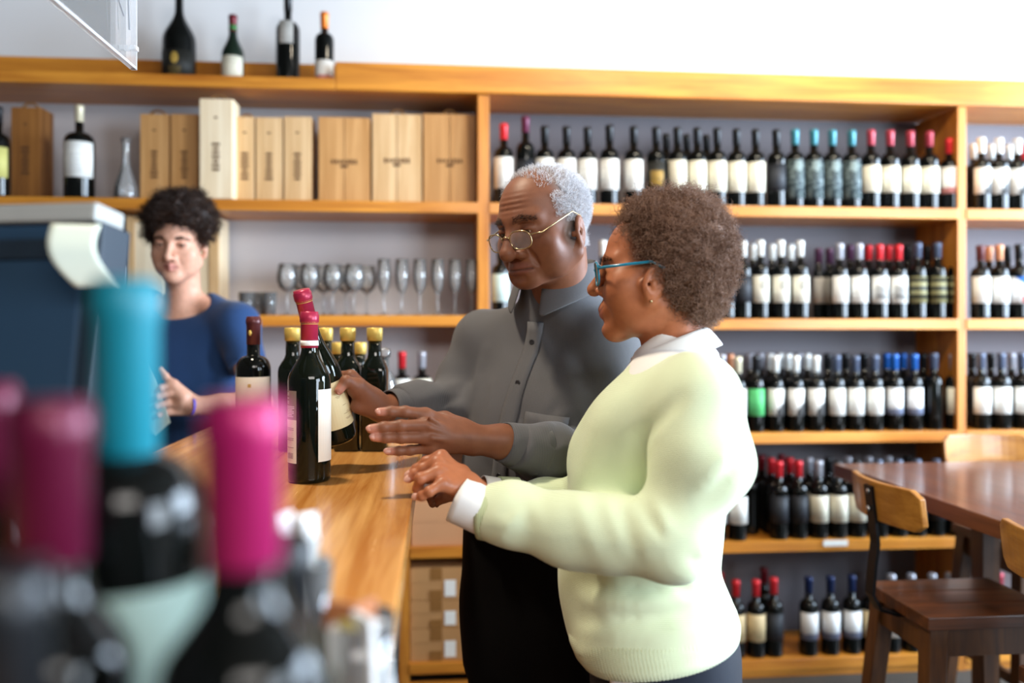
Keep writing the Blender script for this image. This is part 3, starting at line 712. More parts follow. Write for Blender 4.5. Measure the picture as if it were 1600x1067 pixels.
# square oil bottles
M['oil_glass'] = pmat('dark_oil_glass', '#0C120C', 0.05, spec=0.6)
def oil_bottle(px, d, label, s=1.0):
    e = empty('oil_bottle', on_counter(px, d), math.radians(-4), label, 'bottle', 'square gold-capped bottles on the counter')
    bm = bmesh.new(); W = 0.0285 * s; rows = []
    prof = [(W * 0.9, 0.0, 7), (W, 0.004, 7), (W, 0.176 * s, 6), (W * 0.95, 0.186 * s, 5), (W * 0.78, 0.197 * s, 3.5), (0.0175, 0.206 * s, 2.2), (0.0152, 0.214 * s, 2), (0.0148, 0.245 * s, 2)]
    n = 28
    for (h, z, p) in prof:
        ring = []
        for i in range(n):
            a = 2 * math.pi * i / n + math.pi / n; c, s_ = math.cos(a), math.sin(a)
            k = (abs(c) ** p + abs(s_) ** p) ** (-1 / p)
            ring.append(bm.verts.new((h * k * c, h * k * s_, z)))
        rows.append(ring)
    for a, b in zip(rows, rows[1:]):
        for i in range(n): bm.faces.new((a[i], a[(i + 1) % n], b[(i + 1) % n], b[i]))
    bm.faces.new(rows[0][::-1]); bm.faces.new(rows[-1])
    obj('glass_body', bm, M['oil_glass'], e, True)
    bm = bmesh.new(); z0 = 0.245 * s; lathe(bm, [(0.0150, z0 - 0.001), (0.0172, z0), (0.0172, z0 + 0.009), (0.0178, z0 + 0.011), (0.0178, z0 + 0.026), (0.0165, z0 + 0.0285), (0, z0 + 0.029)], 28)
    obj('gold_screw_cap', bm, M['gold'], e, True)
    return e
for px, d, t in ((457, 1.86, 'square oil bottle with gold cap, mostly hidden behind the main wine bottle'), (508, 1.90, 'square oil bottle with gold cap behind the tilted wine bottle'),
                 (543.5, 1.86, 'square oil bottle with gold cap above the thumb holding the tilted bottle'), (585.5, 1.86, 'square oil bottle with gold cap at the end beside the clear bottle')):
    oil_bottle(px, d, t)
for px, t in ((528, 'small square bottle with gold cap in the rear, behind the tilted bottle'), (562, 'small square bottle with gold cap in the rear, between two front ones')):
    oil_bottle(px, 2.15, t, 0.845)
e = empty('clear_bottle', on_counter(601, 2.05), 0, 'clear glass bottle with glass stopper behind the square oil bottles', 'bottle')
bm = bmesh.new(); lathe(bm, [(0, 0), (0.028, 0), (0.03, 0.004), (0.03, 0.13), (0.024, 0.155), (0.012, 0.17), (0.011, 0.20), (0.0095, 0.20), (0.0105, 0.168), (0.022, 0.152), (0.028, 0.128), (0.028, 0.008), (0, 0.006)], 24)
obj('glass_body', bm, M['clear'], e, True)
bm = bmesh.new(); lathe(bm, [(0, 0.201), (0.014, 0.201), (0.016, 0.21), (0.014, 0.222), (0, 0.225)], 20); obj('stopper', bm, M['clear'], e, True)

# ------------------------------------------------------------------ things close to the lens on the counter
make_bottle(on_counter(196, 0.42), 0.298, 0.0385, 'bordeaux', None, None, label='tall wine bottle with long teal capsule on the counter, close to the lens', n=32, name='wine_bottle')
tb_ = scene.collection.objects[-1]
while tb_.parent: tb_ = tb_.parent
bm = bmesh.new(); lathe(bm, [(0.0146, 0.198), (0.0156, 0.199), (0.0158, 0.277), (0.0172, 0.280), (0.0172, 0.293), (0.0155, 0.295), (0.015, 0.299), (0, 0.2995)], 32)
obj('capsule', bm, CM['tealbright'], tb_, True)
arc_label(tb_, 0.0385, 0.045, 0.150, -105, 60, pmat('label_pale_teal', '#9DB5AC', 0.6), 'paper_label', n=24)
def half_bottle(px, d, H, cap, label, R=0.034, lab=None):
    e = make_bottle(on_counter(px, d), H, R, 'half', None, None, label=label, n=32)
    c0 = H - 0.066
    bm = bmesh.new(); lathe(bm, [(0.0144, c0), (0.0153, c0 + 0.001), (0.0155, H - 0.019), (0.0168, H - 0.016), (0.0168, H - 0.004), (0.0152, H - 0.002), (0.0146, H + 0.0008), (0, H + 0.001)], 32)
    obj('capsule', bm, CM[cap], e, True)
    if lab: arc_label(e, R, 0.035, 0.11, -150, -30, lab, 'paper_label', n=20)
    return e
half_bottle(380, 0.335, 0.246, 'pink', 'half bottle with magenta capsule on the counter, nearest the tall glasses of packets', 0.033)
half_bottle(78, 0.345, 0.244, 'wine', 'half bottle with wine-red capsule beside the teal-capped bottle', 0.032)
half_bottle(-25, 0.43, 0.246, 'wine', 'half bottle with wine-red capsule by the monitor, cut by the frame edge', 0.032)
half_bottle(0, 0.275, 0.195, 'black', 'short black-capped bottle in front of the wine-red capsule', 0.030)
half_bottle(440, 0.42, 0.168, 'black', 'little black-capped bottle just behind the magenta capsule', 0.028)
# glass of white sugar packets and jar of snack packs
def tumbler(loc, r0, r1, h, name, label, cat):
    e = empty(name, loc, 0, label, cat)
    bm = bmesh.new(); lathe(bm, [(0, 0), (r0, 0), (r1, h), (r1 - 0.002, h), (r0 - 0.002, 0.005), (0, 0.005)], 32)
    obj('glass_wall', bm, M['clear'], e, True); return e
def packets(e, r0, h, n, mats, seed, size=(0.024, 0.004, 0.06)):
    rr = random.Random(seed)
    for i in range(n):
        a = 2 * math.pi * i / n + rr.uniform(-.2, .2); q = r0 * rr.uniform(0.3, 0.62)
        bm = bmesh.new(); bx(bm, (-size[0] / 2, -size[1] / 2, 0), (size[0] / 2, size[1] / 2, size[2] * rr.uniform(0.85, 1.1)), 0.0008)
        o = obj('packet', bm, mats[i % len(mats)], e); o.location = (q * math.cos(a), q * math.sin(a), 0.007)
        o.rotation_euler = (rr.uniform(-.12, .12), rr.uniform(-.12, .12), a + rr.uniform(-.7, .7))
pk_w, pk_b, pk_y = pmat('packet_white', '#EDEDED', 0.45), pmat('packet_brown', '#A9683E', 0.5), pmat('packet_yellow', '#D9C77A', 0.5)
t1 = tumbler(on_counter(473, 0.60), 0.017, 0.021, 0.105, 'glass_of_packets', 'tall clear glass holding white sugar packets on the counter', 'glass')
packets(t1, 0.021, 0.1, 7, [pk_w, pk_w, M['paper']], 4, (0.016, 0.003, 0.125))
t2 = tumbler(on_counter(553, 0.575), 0.024, 0.029, 0.075, 'jar_of_packets', 'wide clear glass jar of brown and white snack packets at the counter edge', 'jar')
packets(t2, 0.031, 0.07, 9, [pk_w, pk_b, pk_w, pk_y], 8, (0.022, 0.005, 0.075))

# ------------------------------------------------------------------ till monitor with paper note
mo = P(4, HOR, 0.86)
mon = empty('till_monitor', (float(mo[0]), float(mo[1]), ZC), math.radians(-14), 'dark blue till monitor seen from behind on the counter', 'monitor')
def rot_part(name, lo, hi, mat, rx, piv, bev=0.004):
    bm = bmesh.new(); bx(bm, lo, hi, bev)
    bmesh.ops.rotate(bm, verts=bm.verts, cent=piv, matrix=Matrix.Rotation(rx, 3, 'X'))
    return obj(name, bm, mat, mon)
pv = (0, 0, 0.2)
rot_part('screen_shell', (-0.20, -0.012, 0.11), (0.092, 0.03, 0.384), M['monitor_back'], math.radians(-8), pv, 0.01)
rot_part('top_bezel', (-0.204, -0.014, 0.385), (0.096, 0.036, 0.405), M['plastic_grey'], math.radians(-8), pv, 0.004)  # paler than the shell: light on the top edge put into the colour
rot_part('gap_shade_strip', (-0.197, -0.016, 0.345), (0.090, -0.0125, 0.366), M['plastic_dark'], math.radians(-8), pv, 0.001)  # raised dark strip, shade below the bezel put into its colour
rot_part('side_bezel', (0.0925, -0.014, 0.10), (0.106, 0.034, 0.384), M['plastic_dark'], math.radians(-8), pv, 0.003)
bm = bmesh.new(); bx(bm, (-0.03, 0.03, 0.02), (0.03, 0.06, 0.2), 0.004); obj('stand_post', bm, M['plastic_dark'], mon)
bm = bmesh.new(); bx(bm, (-0.1, -0.05, 0.0), (0.1, 0.10, 0.02), 0.006); obj('stand_foot', bm, M['plastic_dark'], mon)
# paper note curling off the monitor's corner
c00, c10, c01, c11 = P(80, 350, 0.84), P(158, 352, 0.845), P(122, 449, 0.82), P(192, 446, 0.825)
V, F = [], []
nu, nv = 8, 12
for j in range(nv + 1):
    t = j / nv
    for i in range(nu + 1):
        s = i / nu
        p = (c00 * (1 - s) + c10 * s) * (1 - t) + (c01 * (1 - s) + c11 * s) * t
        p = p - RGT * 0.008 * math.sin(t * math.pi) - FWD * 0.014 * math.sin(t * math.pi * 0.9)
        V.append(p)
for j in range(nv):
    for i in range(nu): a = j * (nu + 1) + i; F.append((a, a + 1, a + nu + 2, a + nu + 1))
nt_o = mesh_from('paper_note', V, F, M['paper_green'])
sm = nt_o.modifiers.new('thickness', 'SOLIDIFY'); sm.thickness = 0.0006
tag(nt_o, 'curled pale green paper note stuck on the corner of the till monitor', 'note')

# ------------------------------------------------------------------ acrylic sign hanging over the counter
xs = float(P(213, 105, 1.5)[0]); ys1 = float(P(213, 105, 1.5)[1]); zs = float(P(213, 105, 1.5)[2])
sg = empty('hanging_sign', (xs, ys1, zs), 0, 'clear acrylic sign hanging edge-on over the counter', 'sign')
Ls, Hs, Ts = 0.62, 0.40, 0.009
box('acrylic_sheet', (-Ts, -Ls, 0), (0, 0, Hs), M['acrylic'], sg)
box('polished_bottom_edge', (-Ts - 0.0006, -Ls, -0.005), (0.0006, 0, 0.0), M['acrylic_edge'], sg)
box('polished_end_edge', (-Ts - 0.0004, 0, -0.005), (0.0006, 0.0025, Hs), M['acrylic_edge'], sg)
for yy in (-0.06, -Ls + 0.06):
    bm = bmesh.new(); tube(bm, [(-Ts / 2, yy, Hs - 0.012), (-Ts / 2, yy, 3.3 - zs)], 0.0012, 6); obj('hanging_wire', bm, M['steel'], sg)
bm = bmesh.new()
rr = random.Random(5)
for i in range(16):     # blurred print: a dark blue sketch and a few strokes
    y = -0.16 - rr.uniform(0, 0.10); z = 0.075 + rr.uniform(0, 0.06)
    bx(bm, (0.0002, y, z), (0.0009, y + rr.uniform(0.004, 0.02), z + rr.uniform(0.003, 0.01)))
obj('printed_sketch', bm, pmat('sign_blue_ink', '#3A4A86', 0.6), sg)
bm = bmesh.new()
tube(bm, [(0.001, -0.035, 0.055), (0.001, -0.04, 0.10), (0.001, -0.042, 0.2)], 0.0015, 6)
tube(bm, [(0.001, -0.06, 0.07), (0.001, -0.10, 0.10), (0.001, -0.13, 0.15)], 0.001, 6)
obj('printed_strokes', bm, pmat('sign_grey_ink', '#8A8C90', 0.6), sg)
bm = bmesh.new(); bx(bm, (-0.008, -0.012, 0.028), (0.004, 0.002, 0.036), 0.001); obj('sign_clip', bm, M['acrylic_edge'], sg)

# ------------------------------------------------------------------ table and stools
ZTB = 0.90
TX0, TX1, TY0, TY1 = 1.326, 2.25, 0.95, 2.70
tab = empty('bar_table', (TX0, TY0, 0), 0, 'dark walnut bar table in front of the bottle shelves', 'table')
def tbx(name, lo, hi, mat, bev=0.003): return box(name, (lo[0] - TX0, lo[1] - TY0, lo[2]), (hi[0] - TX0, hi[1] - TY0, hi[2]), mat, tab, bev)
tbx('tabletop', (TX0, TY0, ZTB - 0.045), (TX1, TY1, ZTB), M['table'])
for x in (TX0 + 0.42, TX1 - 0.07):
    for y in (TY0 + 0.10, TY1 - 0.16): tbx('leg', (x, y, 0), (x + 0.06, y + 0.06, ZTB - 0.045), M['stool_leg'])
tbx('apron', (TX0 + 0.44, TY0 + 0.14, ZTB - 0.12), (TX0 + 0.46, TY1 - 0.14, ZTB - 0.045), M['stool_leg'])
tbx('apron', (TX1 - 0.05, TY0 + 0.14, ZTB - 0.12), (TX1 - 0.03, TY1 - 0.14, ZTB - 0.045), M['stool_leg'])
def make_stool(loc, rotz, label):
    """local: sitter faces +x; seat from x 0 to 0.36, backrest over x = -0.02"""
    e = empty('bar_stool', loc, rotz, label, 'stool', 'wooden bar stools round the table')
    zs_ = 0.655
    for i in range(3):
        w_ = 0.30 / 3
        bm = bmesh.new(); bx(bm, (0.0, -0.15 + w_ * i + 0.0006, zs_ - 0.032), (0.36, -0.15 + w_ * (i + 1) - 0.0006, zs_), 0.003); obj('seat_board', bm, M['stool'], e)
    for sx in (0.035, 0.325):
        for sy in (-0.115, 0.115):
            bm = bmesh.new(); c = bmesh.ops.create_cube(bm, size=1.0)
            for v in bm.verts:
                t = 1 if v.co.z > 0 else 0
                spread = 0 if t else 0.05
                hw = 0.025 if t else 0.02
                v.co = Vector((sx + math.copysign(spread, sx - 0.18) + v.co.x * 2 * hw, sy + math.copysign(spread, sy) + v.co.y * 2 * hw, (zs_ - 0.032) if t else 0))
            bmesh.ops.bevel(bm, geom=bm.edges[:], offset=0.003, segments=1, affect='EDGES'); obj('leg', bm, M['stool_leg'], e)
    for sy in (-0.128, 0.112): 
        bm = bmesh.new(); bx(bm, (0.05, sy, zs_ - 0.105), (0.31, sy + 0.016, zs_ - 0.034), 0.002); obj('apron', bm, M['stool_leg'], e)
    for sx in (0.018, 0.326):
        bm = bmesh.new(); bx(bm, (sx, -0.10, zs_ - 0.105), (sx + 0.016, 0.10, zs_ - 0.034), 0.002); obj('apron', bm, M['stool_leg'], e)
    for sy in (-0.15, 0.13):
        bm = bmesh.new(); bx(bm, (0.03, sy, 0.2), (0.33, sy + 0.02, 0.235), 0.002); obj('stretcher', bm, M['stool_leg'], e)
    # curved plywood backrest
    V, F = [], []; n = 14; t_ = 0.016
    for i in range(n + 1):
        u = -1 + 2 * i / n; y = 0.165 * u; x = -0.062 + 0.035 * u * u
        e_ = 1 - max(0, abs(u) - 0.86) / 0.14 * 0.35
        for (dx, z) in ((0, -0.052 * e_), (0, 0.052 * e_), (t_, 0.052 * e_), (t_, -0.052 * e_)): V.append((x + dx - z * 0.12, y, 0.912 + z))
    for i in range(n):
        a = 4 * i
        for k in range(4): F.append((a + k, a + 4 + k, a + 4 + (k + 1) % 4, a + (k + 1) % 4))
    F += [(0, 1, 2, 3), (4 * n + 3, 4 * n + 2, 4 * n + 1, 4 * n)]
    o = mesh_from('backrest', V, F, M['ply'], e, False)
    bv = o.modifiers.new('edge', 'BEVEL'); bv.width = 0.003; bv.segments = 2
    pts = [(0.06, 0, 0.618), (0.0, 0, 0.616), (-0.045, 0, 0.63), (-0.066, 0, 0.67), (-0.06, 0, 0.74), (-0.052, 0, 0.80), (-0.060, 0, 0.87), (-0.070, 0, 0.95)]
    bm = bmesh.new(); rows = []
    for i, p in enumerate(pts):
        t = Vector(pts[min(i + 1, len(pts) - 1)]) - Vector(pts[max(i - 1, 0)]); t.normalize(); nrm = Vector((t.z, 0, -t.x))
        rows.append([bm.verts.new(Vector(p) + nrm * a + Vector((0, b_, 0))) for a, b_ in ((-0.004, -0.019), (0.004, -0.019), (0.004, 0.019), (-0.004, 0.019))])
    for a, b_ in zip(rows, rows[1:]):
        for k in range(4): bm.faces.new((a[k], a[(k + 1) % 4], b_[(k + 1) % 4], b_[k]))
    bm.faces.new(rows[0][::-1]); bm.faces.new(rows[-1]); obj('back_bar', bm, M['black_metal'], e)
    for z in (0.89, 0.935):
        bm = bmesh.new(); bmesh.ops.create_uvsphere(bm, u_segments=10, v_segments=6, radius=0.008, matrix=Matrix.Translation((-0.072, 0, z)) @ Matrix.Diagonal((0.6, 1, 1, 1))); obj('bolt', bm, M['steel'], e, True)
    return e
make_stool((1.180, 2.07, 0), 0, 'dark wooden bar stool with curved ply backrest, pushed under the table beside the shelves')
make_stool((1.205, 1.49, 0), 0, 'bar stool with honey ply backrest and bolted black bar, cut by the frame edge')
make_stool((1.995, 2.86, 0), -math.pi / 2, 'bar stool at the far side of the table, only its backrest showing')
# ------------------------------------------------------------------ smooth-blended bodies (one continuous surface each)
class Frame:
    """local axes: x = the person's right, y = forward, z = up"""
    def __init__(s, o, fwd, up=(0, 0, 1)):
        f = np.array(fwd, float); f /= np.linalg.norm(f)
        u = np.array(up, float); r = np.cross(f, u); r /= np.linalg.norm(r); u = np.cross(r, f)
        s.o = np.array(o, float); s.R = np.stack([r, f, u], 1)
    def w(s, p): return s.o + s.R @ np.array(p, float)
    def l(s, Pw): return (Pw - s.o) @ s.R
def smin(a, b, k):
    if k <= 0: return np.minimum(a, b)
    h = np.maximum(k - np.abs(a - b), 0) / k
    return np.minimum(a, b) - h * h * k * 0.25
def smax(a, b, k): return -smin(-a, -b, k)
class Cap:
    def __init__(s, a, b, ra, rb=None):
        s.a = np.array(a, np.float32); s.b = np.array(b, np.float32); s.ra = ra; s.rb = ra if rb is None else rb
    def __call__(s, p):
        ab = s.b - s.a; t = np.clip(((p - s.a) @ ab) / max(1e-9, float(ab @ ab)), 0, 1)
        q = p - s.a - t[..., None] * ab
        return np.sqrt((q * q).sum(-1)) - (s.ra + t * (s.rb - s.ra))
class Ell:
    def __init__(s, c, r, R=None):
        s.c = np.array(c, np.float32); s.r = np.array(r, np.float32); s.R = np.eye(3, dtype=np.float32) if R is None else np.array(R, np.float32)
    def __call__(s, p):
        q = (p - s.c) @ s.R
        a = np.sqrt(((q / s.r) ** 2).sum(-1)); b = np.sqrt(((q / (s.r * s.r)) ** 2).sum(-1))
        return np.where(b > 1e-6, a * (a - 1) / np.maximum(b, 1e-6), -float(s.r.min()))
class Bent:
    """flattened tapered limb section: capsule squashed along one axis"""
    def __init__(s, a, b, ra, rb, axis, f):
        s.c = Cap(a, b, ra, rb); s.ax = np.array(axis, np.float32) / np.linalg.norm(axis); s.f = f; s.o = s.c.a
        pa = s.c.a + s.ax * 0; s.A = s.c.a
    def __call__(s, p):
        q = p - s.A; k = q @ s.ax
        ab = s.c.b - s.c.a; kb = float(ab @ s.ax)
        t = np.clip((q @ ab) / max(1e-9, float(ab @ ab)), 0, 1)
        v = q - t[..., None] * ab; kv = v @ s.ax
        v = v + (kv * (1 / s.f - 1))[..., None] * s.ax
        return (np.sqrt((v * v).sum(-1)) - (s.c.ra + t * (s.c.rb - s.c.ra))) * min(1.0, s.f * 1.15)
def herm(zs, vs, q):
    zs = np.array(zs, float); vs = np.array(vs, float); m = np.gradient(vs, zs)
    i = np.clip(np.searchsorted(zs, q) - 1, 0, len(zs) - 2); h = zs[i + 1] - zs[i]; t = (q - zs[i]) / h
    return (2 * t**3 - 3 * t**2 + 1) * vs[i] + (t**3 - 2 * t**2 + t) * h * m[i] + (-2 * t**3 + 3 * t**2) * vs[i + 1] + (t**3 - t**2) * h * m[i + 1]
class Loft:
    """stack of super-ellipses along local z; rows = (z, cx, cy, half width x, half depth y)"""
    def __init__(s, fr, rows, p=2.3, rnd=0.02):
        rows = sorted(rows); a = np.array(rows, float); s.fr = fr; s.p = p; s.rnd = rnd
        s.z0, s.z1 = a[0, 0], a[-1, 0]; s.q = np.linspace(s.z0, s.z1, 160)
        s.t = [herm(a[:, 0], a[:, i], s.q) for i in range(1, 5)]
    def __call__(s, p):
        q = s.fr.l(p); z = np.clip(q[..., 2], s.z0, s.z1)
        cx, cy, a, b = [np.interp(z, s.q, t) for t in s.t]
        u = np.abs((q[..., 0] - cx) / a); v = np.abs((q[..., 1] - cy) / b)
        k = (u ** s.p + v ** s.p) ** (1 / s.p)
        d = (k - 1) * np.minimum(a, b)
        e = np.maximum(q[..., 2] - s.z1, s.z0 - q[..., 2])
        return smax(d, e, s.rnd)
class Half:
    def __init__(s, o, n): s.o = np.array(o, np.float32); s.n = np.array(n, np.float32) / np.linalg.norm(n)
    def __call__(s, p): return (p - s.o) @ s.n
class Field:
    def __init__(s): s.ops = []
    def add(s, prim, k=0.01): s.ops.append(('u', prim, k)); return s
    def sub(s, prim, k=0.005): s.ops.append(('s', prim, k)); return s
    def cut(s, prim, k=0.003): s.ops.append(('i', prim, k)); return s
    def disp(s, fn): s.ops.append(('d', fn, 0)); return s
    def __call__(s, p):
        d = np.full(p.shape[:-1], 1e3, np.float32)
        for op, f, k in s.ops: d = s.step(op, d, f, k, p)
        return d
    @staticmethod
    def step(op, d, f, k, p):
        if op == 'u': return smin(d, f(p), k)
        if op == 's': return smax(d, -f(p), k)
        if op == 'i': return smax(d, f(p), k)
        return d + f(p)
def axis(lo, hi, coarse, fine=()):
    """grid coordinates from lo to hi; fine = [(a, b, step)]"""
    x = lo; out = [lo]
    while x < hi:
        st = coarse
        for a, b, f in fine:
            if a - 1e-6 <= x < b: st = min(st, f)
            elif x < a: st = min(st, max(f, (a - x) * 0.5, coarse * 0.0 + f))
        x += st; out.append(x)
    return np.array(out)
NB = 10
def polygonise(F, xs, ys, zs, margin=0.02):
    ax = []
    for a in (xs, ys, zs):
        n = -(-(len(a) - 1) // NB) * NB + 1; st = a[-1] - a[-2]
        ax.append(np.concatenate([a, a[-1] + st * np.arange(1, n - len(a) + 1)]).astype(np.float32))
    xs, ys, zs = ax; nb = [(len(a) - 1) // NB for a in ax]
    B = np.stack(np.meshgrid(*[np.arange(n) for n in nb], indexing='ij'), -1).reshape(-1, 3)
    lo = np.stack([ax[i][B[:, i] * NB] for i in range(3)], 1); hi = np.stack([ax[i][B[:, i] * NB + NB] for i in range(3)], 1)
    C = (lo + hi) / 2; h = np.linalg.norm(hi - lo, axis=1) / 2
    vals = []; d = np.full(len(C), 1e3, np.float32)
    for op, f, k in F.ops:
        v = f(C).astype(np.float32) if op != 'd' else np.zeros(len(C), np.float32); vals.append(v)
        if op == 'u': d = smin(d, v, k)
        elif op == 's': d = smax(d, -v, k)
        elif op == 'i': d = smax(d, v, k)
    keep = np.nonzero(np.abs(d) < h * 1.35 + margin)[0]
    W = np.array(vals)[:, keep]; dk = d[keep]; hk = h[keep]
    VV = np.empty((len(keep), NB + 1, NB + 1, NB + 1), np.float32)
    # the least union distance decides which pieces can matter in a block
    um = np.min(np.array([w for w, o in zip(W, F.ops) if o[0] == 'u']), 0)
    for n, bi in enumerate(keep):
        b = B[bi]
        gx = xs[b[0] * NB:b[0] * NB + NB + 1]; gy = ys[b[1] * NB:b[1] * NB + NB + 1]; gz = zs[b[2] * NB:b[2] * NB + NB + 1]
        p = np.stack(np.meshgrid(gx, gy, gz, indexing='ij'), -1).reshape(-1, 3)
        dd = np.full(len(p), 1e3, np.float32); hh = hk[n] * 2.2
        for j, (op, f, k) in enumerate(F.ops):
            wv = W[j, n]
            if op == 'u' and wv > um[n] + hh * 1.2 + k: continue
            if op == 's' and wv > hh + k: continue
            if op == 'i' and wv < -hh - k - 0.02: continue
            dd = F.step(op, dd, f, k, p)
        VV[n] = dd.reshape(NB + 1, NB + 1, NB + 1)
    S = VV < 0
    act = np.zeros((len(keep), NB, NB, NB), np.int8)
    for i in (0, 1):
        for j in (0, 1):
            for k in (0, 1): act += S[:, i:NB + i, j:NB + j, k:NB + k]
    bi, ci, cj, ck = np.nonzero((act > 0) & (act < 8))
    g = B[keep[bi]] * NB + np.stack([ci, cj, ck], 1)
    nx, ny, nz = len(xs), len(ys), len(zs)
    gid = (g[:, 0].astype(np.int64) * ny + g[:, 1]) * nz + g[:, 2]
    acc = np.zeros((len(gid), 3)); cnt = np.zeros(len(gid))
    cor = {(i, j, k): VV[bi, ci + i, cj + j, ck + k] for i in (0, 1) for j in (0, 1) for k in (0, 1)}
    P0 = np.stack([xs[g[:, 0]], ys[g[:, 1]], zs[g[:, 2]]], 1); P1 = np.stack([xs[g[:, 0] + 1], ys[g[:, 1] + 1], zs[g[:, 2] + 1]], 1)
    for a in range(3):
        for u in (0, 1):
            for v in (0, 1):
                c0 = [0, 0, 0]; o = [x for x in range(3) if x != a]; c0[o[0]] = u; c0[o[1]] = v
                c1 = list(c0); c1[a] = 1
                v0, v1 = cor[tuple(c0)], cor[tuple(c1)]
                m = (v0 < 0) != (v1 < 0)
                t = np.where(m, v0 / np.where(m, v0 - v1, 1), 0)
                q = np.where(np.array(c0), P1, P0); q[:, a] = P0[:, a] + t * (P1[:, a] - P0[:, a])
                acc += q * m[:, None]; cnt += m
    V = acc / cnt[:, None]
    order = np.argsort(gid); sg = gid[order]
    def find(ids):
        pos = np.searchsorted(sg, ids); pos = np.minimum(pos, len(sg) - 1)
        return np.where(sg[pos] == ids, order[pos], -1)
    quads = []
    st = (ny * nz, nz, 1)
    for a in range(3):
        o = [(a + 1) % 3, (a + 2) % 3]
        s0 = S[:, :NB, :NB, :NB]
        sl = [slice(0, NB)] * 3; sl[a] = slice(1, NB + 1); s1 = S[(slice(None), *sl)]
        eb, ei, ej, ek = np.nonzero(s0 != s1)
        e = B[keep[eb]] * NB + np.stack([ei, ej, ek], 1)
        ok = (e[:, o[0]] > 0) & (e[:, o[1]] > 0); e = e[ok]; ins = s0[eb, ei, ej, ek][ok]
        base = (e[:, 0].astype(np.int64) * ny + e[:, 1]) * nz + e[:, 2]
        q = [find(base), find(base - st[o[0]]), find(base - st[o[0]] - st[o[1]]), find(base - st[o[1]])]
        q = np.stack(q, 1); good = (q >= 0).all(1); q = q[good]; ins = ins[good]
        quads.append(np.where(ins[:, None], q, q[:, ::-1]))
    return V, np.concatenate(quads)
def relax(V, Q, n=1, lam=0.5):
    for _ in range(n):
        acc = np.zeros_like(V); cnt = np.zeros(len(V))
        for a in range(4):
            i, j = Q[:, a], Q[:, (a + 1) % 4]
            for c in range(3):
                acc[:, c] += np.bincount(i, V[j, c], len(V)) + np.bincount(j, V[i, c], len(V))
            cnt += np.bincount(i, minlength=len(V)) + np.bincount(j, minlength=len(V))
        V = V * (1 - lam) + lam * acc / np.maximum(cnt, 1)[:, None]
    return V
def vnormals(V, Q):
    n = np.cross(V[Q[:, 2]] - V[Q[:, 0]], V[Q[:, 3]] - V[Q[:, 1]]); N = np.zeros_like(V)
    for a in range(4):
        for c in range(3): N[:, c] += np.bincount(Q[:, a], n[:, c], len(V))
    return N / np.maximum(np.linalg.norm(N, axis=1), 1e-12)[:, None]
def body_mesh(name, V, Q, mat, parent=None, colors=None, origin=(0, 0, 0)):
    me = bpy.data.meshes.new(name); nV, nQ = len(V), len(Q)
    me.vertices.add(nV); me.vertices.foreach_set('co', (V - np.array(origin)).astype(np.float32).ravel())
    me.loops.add(nQ * 4); me.loops.foreach_set('vertex_index', Q.astype(np.int32).ravel())
    me.polygons.add(nQ); me.polygons.foreach_set('loop_start', np.arange(0, nQ * 4, 4, dtype=np.int32))
    me.polygons.foreach_set('use_smooth', np.ones(nQ, bool))
    me.update(calc_edges=True)
    if colors is not None:
        at = me.color_attributes.new('skin_colour', 'FLOAT_COLOR', 'POINT')
        at.data.foreach_set('color', np.concatenate([colors, np.ones((nV, 1))], 1).astype(np.float32).ravel())
    return link_mesh(name, me, mat, parent)
def skin_mat(name, rough=0.45, sss=0.12, fine=900, strength=0.12):
    m, nt, b = new_mat(name)
    a = nt.nodes.new('ShaderNodeVertexColor'); a.layer_name = 'skin_colour'
    vec = coords(nt)
    n = noise(nt, vec, 70, 4)
    mul = nt.nodes.new('ShaderNodeMix'); mul.data_type = 'RGBA'; mul.blend_type = 'MULTIPLY'; mul.inputs[0].default_value = 1
    nt.links.new(a.outputs[0], mul.inputs[6]); nt.links.new(ramp(nt, n, [(0.3, (0.86, 0.84, 0.83)), (0.7, (1, 1, 1))]), mul.inputs[7])
    nt.links.new(mul.outputs[2], b.inputs['Base Color'])
    b.inputs['Roughness'].default_value = rough; b.inputs['Specular IOR Level'].default_value = 0.32
    b.inputs['Subsurface Weight'].default_value = sss; b.inputs['Subsurface Radius'].default_value = (0.9, 0.35, 0.2); b.inputs['Subsurface Scale'].default_value = 0.006
    bump(nt, b, noise(nt, vec, fine, 2), strength, 0.0006)
    return m
